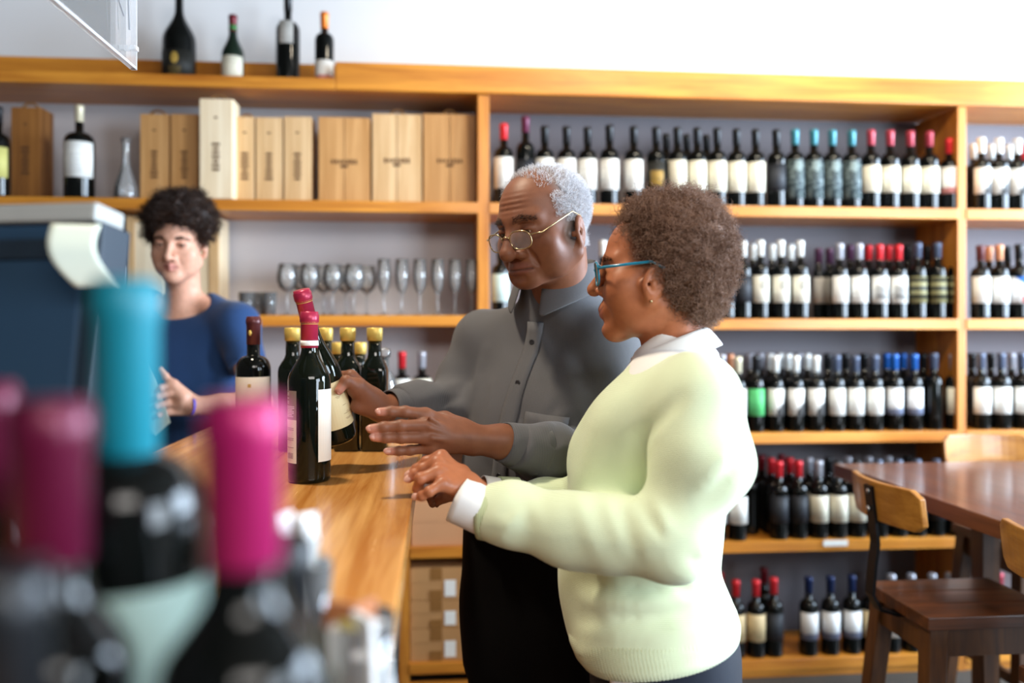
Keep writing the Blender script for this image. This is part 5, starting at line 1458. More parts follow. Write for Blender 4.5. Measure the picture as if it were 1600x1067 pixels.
    xs = axis(float(min(base[0] - .45, P(560, 660, 1.4)[0] - .05, P(530, 600, 1.6)[0] - .04)), float(base[0] + .34), .011, fine_x); ys = axis(1.28, 2.08, .011, fine_y); zs = axis(-0.0, float(hz + .15), .011, fine_z)
    V, Q = polygonise(F, xs, ys, zs); V = relax(V, Q, 1, 0.35); N = vnormals(V, Q)
    L = hf.l(V); inh = (np.linalg.norm(L, axis=1) < 0.17)
    ss = lip_weight(L, s, 0.033, lip=0.0075) * inh
    backside = sstep(0.035, 0.0, L[:, 1]) * (L[:, 2] > -0.07) * inh
    hairm = np.maximum(backside * sstep(-0.075, -0.04, L[:, 2] + 0.3 * np.clip(L[:, 1], -1, 0.0)), 0)
    hairm = hairm * (1 - (np.abs(L[:, 0]) > 0.0775))
    under = sstep(0.012, 0.004, np.abs(L[:, 2] + 0.018)) * (L[:, 1] > 0.05) * inh * sstep(.06, .04, np.abs(L[:, 0])) * 0.35
    pts_tip = [P(593, 643.5, 1.365), P(579, 670, 1.35), P(584, 683, 1.35), P(606, 705.5, 1.37), onb(44, 0.046, rB + 0.0095)]
    tipw = np.zeros(len(V))
    for t in pts_tip: tipw = np.maximum(tipw, sstep(0.017, 0.008, np.linalg.norm(V - t, axis=1)))
    skin = lin('#7E4F38')
    C = paint(V, skin, [(ss * 0.6, lin('#7E4C42')), (hairm * 0.75, lin('#8C8886')), (mouth_line(L, s, 0.034, -0.001) * inh * 0.7, lin('#301A14')), (under, lin('#5A3428')), (tipw * 0.75, lin('#B87A66'))])
    o = body_mesh('body', V, Q, skin_mat('skin_older_man', 0.50, 0.06, 500, 0.25), root, C, O)
    eyes(root, hf, s, iris_mat('iris_dark_brown', '#2A160E'), O, (0.0, -0.35))
    # hair, sideburns, eyebrows
    hm = hair_mat('grey_hair', '#B4B4BA', '#F0F0F4', 0.6)
    al = np.abs(L[:, 0]); zz, yy = L[:, 2], L[:, 1]
    notear = (al < 0.0785)
    side = inh & notear & (N @ hf.R[:, 2] > -0.75) & (((yy < 0.012) & (zz > 0.0) & (zz < 0.075)) | ((yy < -0.02) & (zz > -0.055)) | ((yy < 0.035) & (yy > 0.0) & (zz > 0.015) & (zz < 0.06) & (al > 0.05)))
    side &= ~((zz > 0.086) & (yy > -0.045))
    hair = grow('grey_hair', V, N, side, 10000, 0.010, hm, root, O, 11, width=0.00038, nseg=5, curl=0.0022, turns=1.3)
    top = inh & (zz > 0.07) & (yy < 0.045) & (yy > -0.06)
    grow('thin_crown_hair', V, N, top, 1300, 0.010, hm, root, O, 12, width=0.0004, nseg=4, curl=0.002, turns=1.0)
    brows(hf, s, V, N, L, hair_mat('eyebrow_dark', '#1E1512', '#3A2A24'), root, O, 520, 0.0135, 0.026, 5, 0.008, 0.00038)
    # spectacles
    glasses(hf, s, root, O, 0.046, 0.034, 0.020, M['goldrim'], thin_lens('clear_lens', (0.92, 0.9, 0.9), 0.16), y=0.1065, z=-0.016, tilt=0.12, rim=0.0013, temple_z=0.016, ear_y=-0.006, wide=0.079, lp=2.7, temple_r=0.0014, bridge=0.006)
    # shirt
    C_ = cloth_mat('grey_striped_shirt', '#545356', 0.75, 'stripe', 2500, 0.3, '#7C7C7F', 0.1)
    G = Field()
    rows2 = [(z, cx, cy, a + .020, b + .022) for z, cx, cy, a, b in rows[1:-2]] + [(.575, 0, -0.006, .098, .090), (.615, 0, .008, .078, .081), (.665, 0, 0.020, .0655, .0690)]
    rows2 = [(.112, 0, .020, .180, .150)] + rows2[2:]
    
    G.add(Loft(tf, rows2, 2.25, 0.008), 0)
    G.add(Cap(tf.w((0, -0.02, .50)), SL + UPV * 0.012, .075, .066), 0.05); G.add(Cap(tf.w((0, -0.02, .50)), SR + UPV * 0.012, .075, .066), 0.05)
    for pts_, co, cn in (([(SL, .072), (P(948, 645, 1.65), .064), (EL, .063), (P(862, 712, 1.51), .055), (P(800, 693, 1.435), .040)], P(806, 694, 1.437), P(786, 690, 1.43) - P(862, 712, 1.51)),
                         ([(SR, .062), (P(728, 592, 1.84), .059), (ER, .056), (P(655, 636, 1.72), .045), (P(614, 632, 1.67), .037)], P(620, 632, 1.68), P(600, 640, 1.645) - P(655, 636, 1.72))):
        sl = Field(); path(sl, pts_, 0.03); sl.cut(Half(co, cn), 0.006); G.add(sl, 0.028)
    fold_lines(G, [([(735, 610), (705, 660)], .010, .006), ([(715, 600), (660, 622)], .009, .006), ([(722, 636), (665, 648)], .008, .006), ([(720, 620), (690, 632)], .006, -.005), ([(760, 545), (735, 640)], .012, .005),
        ([(880, 560), (905, 640)], .013, .006), ([(893, 640), (850, 668)], .010, .007), ([(905, 690), (860, 706)], .009, .006), ([(895, 735), (850, 742)], .009, .006), ([(868, 660), (864, 740)], .007, -.004), ([(870, 600), (850, 655)], .012, .005),
        ([(830, 500), (860, 560)], .012, .004), ([(750, 700), (800, 735)], .011, .005), ([(760, 760), (800, 765)], .011, .005), ([(812, 640), (815, 700)], .012, -.004), ([(905, 565), (925, 610)], .010, -.005), ([(770, 600), (760, 690)], .014, .004)], 1.2, 2.1)
    G.disp(fold_noise(4, 0.004, 26))
    V2, Q2 = polygonise(G, axis(base[0] - .42, base[0] + .42, .0065), axis(1.30, 2.1, .0065), axis(tf.o[2] - .05, tf.o[2] + .66, .0065)); V2 = relax(V2, Q2, 2, 0.4)
    body_mesh('shirt', V2, Q2, C_, root, None, O)
    ring_cuff('shirt_cuff', P(842, 706, 1.475), P(785, 690, 1.43), .0475, .0345, C_, root, O, 0.003, sq=0.95)
    ring_cuff('shirt_cuff', P(640, 634, 1.70), P(607, 635, 1.655), .0400, .0330, C_, root, O, 0.003)
    nf = Frame(tf.w((0, 0.004, .575)), tf.R[:, 1] * 0.97 + tf.R[:, 2] * -0.24, tf.R[:, 2])
    nf = Frame(tf.w((0, 0.014, .630)), tf.R[:, 1] - 0.10 * tf.R[:, 2] + 0.06 * tf.R[:, 0], tf.R[:, 2])
    collar_mesh('shirt_collar', nf, .070, .073, .046, .034, .062, .040, 18, C_, root, O, 0.022, 0.0035, 40, 0.014)
    # placket, buttons, pocket
    def front(z, x):   # point on the shirt front by ray from inside
        o_ = tf.w((x, 0, z)); d_ = tf.R[:, 1]; t_ = np.linspace(0.05, 0.24, 300); v = G((o_ + d_ * t_[:, None]).astype(np.float32)); k = np.nonzero(v > 0)[0]
        return o_ + d_ * t_[k[0] if len(k) else -1]
    zz_ = np.linspace(0.118, 0.545, 22); pv, pf = [], []
    for z in zz_:
        for x in (-0.018, -0.006, 0.006, 0.018): pv.append(front(z, x) + tf.R[:, 1] * 0.0022 - O)
    for i in range(len(zz_) - 1):
        for j in range(3): a = 4 * i + j; pf.append((a, a + 1, a + 5, a + 4))
    pl = mesh_from('button_placket', pv, pf, C_, root); sm = pl.modifiers.new('thickness', 'SOLIDIFY'); sm.thickness = 0.003; sm.offset = 0
    bmat = pmat('shirt_button', '#2C2C30', 0.4)
    for z in (0.135, 0.19, 0.245, 0.335, 0.425, 0.505):
        bm = bmesh.new(); lathe(bm, [(0, 0), (0.0058, 0), (0.0062, 0.001), (0.0055, 0.0022), (0.0038, 0.0016), (0, 0.0016)], 16)
        b_ = obj('button', bm, bmat, root, True); c = front(z, 0) + tf.R[:, 1] * 0.0035
        b_.location = Vector(c - O); b_.rotation_euler = Vector(tf.R[:, 1]).to_track_quat('Z', 'Y').to_euler()
    pv, pf = [], []
    gx, gz = np.linspace(-0.125, -0.035, 7), np.linspace(0.26, 0.375, 8)
    for j, z in enumerate(gz):
        for x in gx:
            z2 = z - (0.012 * (1 - abs((x + 0.08) / 0.045)) if j == 0 else 0)
            pv.append(front(z2, x) + tf.R[:, 1] * 0.0015 - O)
    for j in range(7):
        for i in range(6): a = 7 * j + i; pf.append((a, a + 1, a + 8, a + 7))
    pk = mesh_from('chest_pocket', pv, pf, C_, root); sm = pk.modifiers.new('thickness', 'SOLIDIFY'); sm.thickness = 0.0025; sm.offset = 0
    bm = bmesh.new(); bmesh.ops.create_uvsphere(bm, u_segments=8, v_segments=6, radius=0.0045); b_ = obj('pocket_button', bm, bmat, root, True); b_.location = Vector(front(.355, -0.08) + tf.R[:, 1] * 0.003 - O)
    # black trousers
    T = Field()
    T.add(Loft(tf, [(-.2, 0, 0, .16, .125), (-.1, 0, 0, .180, .142), (0.0, 0, .005, .180, .144), (.145, 0, .020, .175, .143)], 2.25, 0.01), 0)
    lf2 = Frame(base, tf.R[:, 1] * np.array((1, 1, 0)))
    legs(T, lf2, (.088, 0, .77), (.10, 0.01, .45), (.105, -0.01, .075), .098, .078, .066, 0.04)
    T.cut(Half((0, 0, 0.03), (0, 0, -1)), 0.004); T.disp(fold_noise(8, 0.004, 18))
    V3, Q3 = polygonise(T, axis(base[0] - .3, base[0] + .3, .012), axis(base[1] - .3, base[1] + .3, .012), axis(0, .95, .012)); V3 = relax(V3, Q3, 1)
    body_mesh('trousers', V3, Q3, cloth_mat('black_trousers', '#060607', 0.9, 'plain', 900, 0.2, None, 0.0), root, None, O)
    shoes(lf2, (-0.105, 0.105), -0.02, 0.0, M['black_shoe'], root, O)
    nl = []
    bk2 = dirv(0.1, -0.9, 0.4)
    for t_, p_ in ((P(593, 643.5, 1.365), P(611, 643, 1.37)), (P(579, 670, 1.35), P(600, 667.5, 1.355)), (P(584, 683, 1.35), P(603, 683.5, 1.355)), (P(606, 705.5, 1.37), P(623, 704.5, 1.375))): nl.append((t_, p_, bk2))
    th = onb(44, 0.046, rB + 0.0095); nl.append((th, onb(22, 0.058, rB + 0.0135), th - bc - axb * 0.046))
    nails(root, nl, M['nail'], O)
    return root
M['goldrim'] = pmat('gold_wire_rim', '#C9B48A', 0.25, 0.95)
M['black_shoe'] = pmat('black_shoe_leather', '#141214', 0.4)
older_man()
# ------------------------------------------------------------------ the woman in the pale green sweater
def woman():
    s = 0.935
    base = P(1035, HOR, 1.37); base[2] = 0
    O = base
    root = empty('person', tuple(base), 0, 'woman with curly brown hair and teal glasses in a pale green sweater at the counter', 'person')
    hf = Frame(P(1024, 423, 1.37), dirv(-0.975, 0.20, -0.03), (0.0, 0.0, 1.0))
    tf = Frame(P(1030, 1040, 1.37), dirv(-0.965, 0.26, 0), (0, 0, 1))
    k = 1300 / 1.37
    prof = [(1085, 1042, 112, 0.172), (1040, 1040, 118, 0.176), (1000, 1028, 131, 0.172), (950, 1014, 133, 0.146), (900, 1001, 126, 0.139), (850, 998, 122, 0.135), (800, 1004, 121, 0.137), (760, 1014, 126, 0.142), (720, 1020, 131, 0.148), (680, 1026, 131, 0.151),
            (640, 1038, 121, 0.153), (600, 1047, 99, 0.149), (570, 1053, 82, 0.126), (545, 1060, 70, 0.095), (525, 1061, 56, 0.060), (505, 1060, 50, 0.048)]
    def rows(dx, dy):
        return [((1040 - y) / k, 0, (1030 - c) / k, a + dx, b / k + dy) for y, c, b, a in prof]
    SL, SR = P(1090, 626, 1.225), P(1040, 608, 1.48)
    EL, ER = P(1046, 842, 1.175), P(930, 805, 1.45)
    WL, WR = P(733, 764, 1.275), P(745, 770, 1.40)
    F = Field()
    F.add(Loft(tf, [r for r in rows(-.018, -.018)][:-3], 2.2), 0)
    F.add(Cap(P(1054, 556, 1.37), hf.w(np.array((0, -0.024, -0.055)) * s), .054, .050), 0.03)
    F.add(Cap(P(1056, 618, 1.37), SL, .045, .040), 0.04); F.add(Cap(P(1056, 618, 1.37), SR, .045, .040), 0.04)
    path(F, [(SL, .045), (EL, .036), (P(900, 826, 1.22), .034), (P(775, 803, 1.262), .026), (WL, .0235)], 0.02)
    path(F, [(SR, .045), (ER, .036), (P(820, 785, 1.425), .03), (WR, .0235)], 0.02)
    bf = Frame(base, tf.R[:, 1])
    legs(F, bf, (.085, 0, .78), (.09, 0.01, .45), (.09, -0.02, .08), .07, .05, .038)
    head(F, hf, s, jaw=0.050, chin=(0.076, -0.101, 0.020), nose=(0.0100, 0.116, -0.031, 0.0125, 0.0145), nosew=0.0105, lip=0.0055, cheek=0.033, brow=0.0095, lid=0.42, mouth=0.029, smile=0.010, width=0.0735, depth=0.098, fold=-0.003, ear_dz=-0.012, ear_dy=0.012)
    for q in (-1, 1):
        F.add(Ell(hf.w(np.array((q * 0.044, 0.034, -0.062)) * s), np.array((.025, .036, .036)) * s, hf.R), 0.025)
        F.add(Ell(hf.w(np.array((q * 0.036, 0.062, -0.034)) * s), np.array((.024, .022, .021)) * s, hf.R), 0.022)
        F.add(Ell(hf.w(np.array((q * 0.008, 0.079, -0.066)) * s), np.array((.024, .019, .018)) * s, hf.R), 0.012)
        F.add(Ell(hf.w(np.array((q * 0.050, 0.030, -0.020)) * s), np.array((.017, .038, .028)) * s, hf.R), 0.022)
    back = dirv(0.2, -0.75, 0.62)
    HL = build_hand(WL, [P(690, 713, 1.298), P(683, 722, 1.277), P(685, 737, 1.258), P(692, 755, 1.242)],
        [[P(666, 722, 1.300), P(651, 733, 1.300), P(640, 741, 1.299)], [P(660, 733, 1.278), P(648, 741, 1.276), P(639, 748, 1.274)],
         [P(657, 748, 1.250), P(653, 763, 1.262), P(659, 772, 1.272)], [P(671, 768, 1.230), P(659, 775, 1.234), P(652, 776, 1.242)]],
        [P(720, 742, 1.31), P(698, 738, 1.325), P(682, 742, 1.325), P(668, 748, 1.32)], rk=0.0108, rf=0.0081, back=back, thick=0.012)
    F.add(HL, 0.011)
    HR = build_hand(WR, [P(705, 745, 1.40), P(700, 752, 1.41), P(700, 760, 1.42), P(703, 768, 1.43)],
        [[P(685, 752, 1.39), P(675, 765, 1.385), P(676, 778, 1.385)], [P(682, 760, 1.405), P(673, 772, 1.40), P(675, 784, 1.40)], [P(682, 768, 1.42), P(674, 778, 1.415), P(676, 788, 1.415)], [P(688, 774, 1.43), P(682, 783, 1.43), P(683, 790, 1.43)]],
        [P(725, 760, 1.385), P(708, 768, 1.375), P(695, 775, 1.372), P(685, 782, 1.372)], rk=0.0108, rf=0.0081, back=UPV, thick=0.012)
    F.add(HR, 0.011)
    hx, hy, hz = hf.o
    xlo = float(P(630, 740, 1.3)[0]) - .02
    fx = [(xlo, float(P(765, 770, 1.3)[0]), .0021), (hx - .13, hx + .11, .0024)]
    fy = [(float(P(690, 740, 1.22)[1]) - 0.02, float(P(690, 740, 1.33)[1]) + .01, .0021), (hy - .10, hy + .10, .0024)]
    fz = [(float(P(700, 790, 1.25)[2]), float(P(690, 700, 1.25)[2]), .0021), (hz - .13, hz + .115, .0022)]
    V, Q = polygonise(F, axis(xlo - .01, base[0] + .2, .011, fx), axis(base[1] - .28, base[1] + .26, .011, fy), axis(0, hz + .125, .011, fz)); V = relax(V, Q, 1, 0.35); N = vnormals(V, Q)
    L = hf.l(V); inh = np.linalg.norm(L, axis=1) < 0.16
    lips = lip_weight(L, s, 0.026, lip=0.0068) * inh
    scal = sstep(0.045, 0.025, L[:, 1]) * sstep(-0.01, 0.02, L[:, 2] + 0.6 * np.clip(-L[:, 1], 0, .1)) * inh * (np.abs(L[:, 0]) < .0735 * s)
    tips = np.zeros(len(V))
    for t in (P(640, 741, 1.299), P(639, 748, 1.274), P(652, 776, 1.242)): tips = np.maximum(tips, sstep(0.015, 0.007, np.linalg.norm(V - t, axis=1)))
    kn = np.zeros(len(V))
    for t in (P(690, 713, 1.298), P(683, 722, 1.277), P(685, 737, 1.258), P(692, 755, 1.242)): kn = np.maximum(kn, sstep(0.016, 0.006, np.linalg.norm(V - t, axis=1)))
    C = paint(V, lin('#AC6A47'), [(lips * 0.55, lin('#A85A4E')), (scal * 0.8, lin('#3E2A22')), (mouth_line(L, s, .029, .010) * inh * .7, lin('#4A221C')), (tips * 0.7, lin('#C88C78')), (kn * .3, lin('#8A4A38'))])
    body_mesh('body', V, Q, skin_mat('skin_woman', 0.42, 0.08), root, C, O)
    eyes(root, hf, s, iris_mat('iris_brown', '#2E1A10'), O, (0.0, -0.12))
    brows(hf, s, V, N, L, hair_mat('eyebrow_brown', '#2A1A14', '#4A3026'), root, O, 260, 0.015, 0.0235, 6, 0.009, 0.0004)
    # teeth between the smiling lips
    F2 = Field(); F2.add(Ell(hf.w(np.array((0, 0.066, -0.0715)) * s), np.array((0.020, 0.0225, 0.0042)) * s, hf.R), 0)
    c = hf.w(np.array((0, 0.07, -0.072)) * s)
    v_, q_ = polygonise(F2, axis(c[0] - .03, c[0] + .03, .002), axis(c[1] - .03, c[1] + .03, .002), axis(c[2] - .012, c[2] + .012, .0015)); body_mesh('teeth', v_, q_, M['teeth'], root, None, O)
    # hair: a dense curly mass with loose strands
    hm = hair_mat('brown_curly_hair', '#4E3224', '#A27E68', 0.6)
    H = Field()
    w = lambda *p: hf.w(np.array(p))
    H.add(Ell(w(0, -0.042, .028), (.088, .083, .096), hf.R), 0); H.add(Ell(w(0, .008, .078), (.066, .040, .036), hf.R), 0.03)
    H.add(Ell(w(0, -.062, -.035), (.064, .046, .060), hf.R), 0.03)
    for q in (-1, 1): H.sub(Ell(w(q * .085, .012, -.032), (.030, .034, .036), hf.R), 0.01)
    for q in (-1, 1): H.sub(Ell(w(q * .055, .075, -.010), (.045, .042, .075), hf.R), 0.01)
    H.disp(fold_noise(21, 0.010, 110, 10)); H.disp(fold_noise(22, 0.005, 260, 10))
    v_, q_ = polygonise(H, axis(hx - .16, hx + .18, .0042), axis(hy - .14, hy + .14, .0042), axis(hz - .12, hz + .16, .0042)); n_ = vnormals(v_, q_)
    v2 = v_ - n_ * 0.004
    hb_ = body_mesh('hair_mass', v2, q_, hm, root, None, O)
    l_ = hf.l(v_)
    def curl_dir(p, d): return d * 1.0 + UPV[None] * 0.15
    grow('curly_strands', v_, n_, np.ones(len(v_), bool), 9500, 0.024, hm, root, O, 31, curl_dir, inset=0.008, width=0.00055, nseg=10, curl=0.0042, turns=2.2)
    grow('loose_strands', v_, n_, l_[:, 2] > 0.02, 500, 0.036, hm, root, O, 32, curl_dir, inset=0.006, width=0.0004, nseg=12, curl=0.005, turns=2.0)
    # teal spectacles
    glasses(hf, s, root, O, 0.050, 0.040, 0.016, M['teal_frame'], thin_lens('green_tinted_lens', (0.01, 0.10, 0.075), 0.88), y=0.104, z=-0.004, tilt=0.06, rim=0.0019, temple_z=0.010, ear_y=-0.004, wide=0.080, lp=3.2, temple_r=0.0026, bridge=0.006)
    bm = bmesh.new(); bmesh.ops.create_uvsphere(bm, u_segments=10, v_segments=8, radius=0.0024); st = obj('earring_stud', bm, M['goldrim'], root, True)
    st.location = Vector(hf.w(np.array((-0.083, 0.006, -0.056)) * s) - O)
    # sweater
    knit = cloth_mat('pale_green_knit', '#DBE8C4', 0.85, 'knit', 2600, 0.25, None, 0.3)
    rib = cloth_mat('pale_green_rib', '#D2DFAE', 0.85, 'rib', 1500, 0.8, None, 0.3)
    G = Field()
    rr = sorted(rows(0.0, 0.0)[1:-2])
    rr = rr[:-3] + [((1040 - 578) / k, 0, (1030 - 1053) / k, .118, 76 / k), ((1040 - 556) / k, 0, (1030 - 1056) / k, .082, 62 / k)] if rr[0][0] < 0.1 else rr
    G.add(Loft(tf, rr, 2.25, 0.012), 0)
    for S_ in (SL, SR): G.add(Cap(P(1062, 612, 1.37), S_, .054, .060), 0.05)
    for pts_ in ([(SL, .062), (P(1098, 720, 1.19), .064), (EL, .056), (P(955, 838, 1.20), .052), (P(895, 829, 1.222), .050), (P(800, 806, 1.256), .043), (P(756, 802, 1.268), .038)],
                 [(SR, .068), (P(1000, 715, 1.47), .056), (ER, .052), (P(850, 785, 1.43), .042), (P(778, 776, 1.41), .034)]):
        sl = Field(); path(sl, pts_, 0.028); a, b = pts_[-1][0], pts_[-2][0]; sl.cut(Half(a, a - b), 0.006); G.add(sl, 0.035)
    # open V at the neck
    def vneck(p):
        l = tf.l(p); y, z = l[..., 1], l[..., 2]
        pl = -((y - .082) * .613 + (z - .411) * .79)
        xw = .080 * np.clip((.092 - y) / .12, 0, 1) ** .75
        return np.maximum(pl, (np.abs(l[..., 0]) - xw) * .8)
    G.sub(vneck, 0.008)
    G.cut(Half(tf.w((0, 0, .062)), -(tf.R[:, 2] + .16 * tf.R[:, 1])), 0.012)
    fold_lines(G, [([(1060, 622), (1024, 659), (1002, 685), (988, 779)], .013, -.009), ([(992, 783), (1024, 843)], .010, .006), ([(984, 795), (1012, 863)], .009, .005), ([(1020, 783), (1044, 827)], .009, .006),
        ([(1003, 790), (1030, 838)], .006, -.004), ([(772, 811), (812, 827)], .008, .004), ([(784, 836), (812, 803)], .008, .005), ([(830, 775), (845, 820)], .009, .003), ([(905, 780), (925, 850)], .012, .004), ([(950, 785), (975, 860)], .010, .004),
        ([(1156, 719), (1130, 752), (1104, 783)], .011, -.006), ([(1140, 700), (1100, 760)], .012, .004), ([(984, 921), (1030, 922), (1080, 915)], .010, -.006), ([(965, 965), (1030, 966), (1092, 952)], .010, -.007), ([(910, 940), (1000, 945), (1100, 930)], .013, .006),
        ([(1040, 990), (1080, 978), (1125, 955)], .010, .006), ([(905, 985), (960, 996), (1040, 1000), (1120, 985)], .012, .007), ([(1060, 890), (1095, 920)], .009, .005), ([(900, 905), (960, 915), (1010, 905)], .012, -.004), ([(1075, 870), (1110, 885)], .008, -.005)])
    G.disp(fold_noise(9, 0.006, 24))
    V2, Q2 = polygonise(G, axis(float(P(740, 800, 1.27)[0]) - .03, base[0] + .22, .0062), axis(base[1] - .30, base[1] + .28, .0062), axis(tf.o[2] - .02, tf.o[2] + .60, .0062)); V2 = relax(V2, Q2, 2, 0.4)
    body_mesh('sweater', V2, Q2, knit, root, None, O)
    # ribbed hem and cuffs
    hem = rows(0.0, 0.0)[:5]; n = 300; vv, ff = [], []
    zs_ = np.array([-0.010, -0.008, 0.004, 0.022, 0.036, 0.044]); off = (-.010, -.005, -.001, -.0005, -.002, -.008)
    A = np.array(sorted(rows(0.0, 0.0)[:7])); zt = np.linspace(-0.045, 0.19, 80); tb4 = [herm(A[:, 0], A[:, i], zt) for i in range(1, 5)]
    for j in range(6):
        for i in range(n):
            t = 2 * math.pi * i / n; c, s_ = math.cos(t), math.sin(t); kk = (abs(c) ** 2.25 + abs(s_) ** 2.25) ** (-1 / 2.25); g = off[j] + (0.0013 if i % 2 else -0.0013) * (0 < j < 5)
            zl = zs_[j] + 0.050 - 0.16 * 0.125 * kk * s_
            cx_, cy_, a_, b_ = [float(np.interp(zl, zt, q)) for q in tb4]
            vv.append(tf.w((cx_ + (a_ + g) * kk * c, cy_ + (b_ + g) * kk * s_, zl)) - O)
    for j in range(5):
        for i in range(n): ff.append((j * n + i, j * n + (i + 1) % n, (j + 1) * n + (i + 1) % n, (j + 1) * n + i))
    ho = mesh_from('ribbed_hem', vv, ff, knit, root); sm = ho.modifiers.new('t', 'SOLIDIFY'); sm.thickness = 0.003; sm.offset = -1
    ring_cuff('ribbed_cuff', P(795, 806, 1.257), P(752, 802, 1.268), .0435, .0395, rib, root, O, 0.004)
    ring_cuff('ribbed_cuff', P(805, 780, 1.42), P(776, 776, 1.41), .0375, .0345, rib, root, O, 0.004)
    white = cloth_mat('white_shirt_cotton', '#ECECEA', 0.75, 'plain', 400, 0.15)
    ring_cuff('shirt_cuff', P(772, 808, 1.263), P(719, 778, 1.276), .036, .0415, white, root, O, 0.0025, 36, 0.035, 4)
    ring_cuff('shirt_cuff', P(785, 776, 1.415), P(752, 772, 1.403), .031, .032, white, root, O, 0.0025)
    # white shirt: bib in the V and collar
    Bf = Field(); Bf.add(Loft(tf, [r for r in rows(-.013, -.013)][9:-2], 2.25, 0.01), 0)
    Bf.add(Cap(P(1054, 570, 1.37), P(1046, 540, 1.37), .064, .056), 0.02)
    Bf.cut(Half(tf.w((0, 0, .548)), tf.R[:, 2] * 0.8 + tf.R[:, 1] * 0.62), 0.004); Bf.cut(Half(tf.w((0, 0, .36)), (0, 0, -1)), 0.004)
    V3, Q3 = polygonise(Bf, axis(base[0] - .2, base[0] + .25, .007), axis(base[1] - .2, base[1] + .2, .007), axis(tf.o[2] + .25, tf.o[2] + .62, .007)); V3 = relax(V3, Q3, 1)
    body_mesh('white_shirt', V3, Q3, white, root, None, O)
    nf = Frame(P(1045, 537, 1.37), tf.R[:, 1] * 0.93 - 0.40 * tf.R[:, 2], tf.R[:, 2])
    collar_mesh('shirt_collar', nf, .061, .062, .004, .006, .040, .040, 10, white, root, O, 0.011, 0.003, 40, 0.016)
    # tail of the shirt below the hem
    Tf = Field(); Tf.add(Ell(P(978, 1056, 1.245), (.026, .016, .030)), 0); Tf.add(Ell(P(992, 1062, 1.24), (.018, .014, .022)), 0.01); Tf.disp(fold_noise(5, .003, 120))
    c = P(982, 1058, 1.243); v_, q_ = polygonise(Tf, axis(c[0] - .05, c[0] + .05, .004), axis(c[1] - .04, c[1] + .04, .004), axis(c[2] - .05, c[2] + .05, .004)); body_mesh('shirt_tail', v_, q_, white, root, None, O)
    # jeans
    T = Field()
    T.add(Loft(tf, [(-.2, 0, -0.012, .165, .115), (-.1, 0, -.014, .182, .122), (-.03, 0, -.011, .174, .120), (.03, 0, -.009, .162, .122), (.075, 0, .000, .154, .122), (.125, 0, .012, .144, .114)], 2.25, 0.01), 0)
    legs(T, bf, (.088, -0.01, .74), (.092, 0.0, .45), (.092, -0.02, .07), .090, .066, .052, 0.04)
    T.cut(Half((0, 0, .03), (0, 0, -1)), .004); T.disp(fold_noise(18, .003, 20))
    V4, Q4 = polygonise(T, axis(base[0] - .25, base[0] + .25, .011), axis(base[1] - .28, base[1] + .28, .011), axis(0, .88, .011)); V4 = relax(V4, Q4, 1)
    body_mesh('jeans', V4, Q4, cloth_mat('navy_denim', '#131A28', 0.8, 'plain', 1500, 0.35), root, None, O)
    shoes(bf, (-0.092, 0.092), -0.03, 0.0, M['black_shoe'], root, O)
    nails(root, [(P(640, 741, 1.299), P(651, 733, 1.300), back), (P(639, 748, 1.274), P(648, 741, 1.276), back), (P(652, 776, 1.242), P(659, 775, 1.234), dirv(-.3, -.9, .3))], M['nail_pale'], O)
    return root
M['teal_frame'] = pmat('teal_spectacle_frame', '#1E7FA0', 0.25, coat=0.4)
M['teeth'] = pmat('teeth', '#E8E2D4', 0.25)
woman()
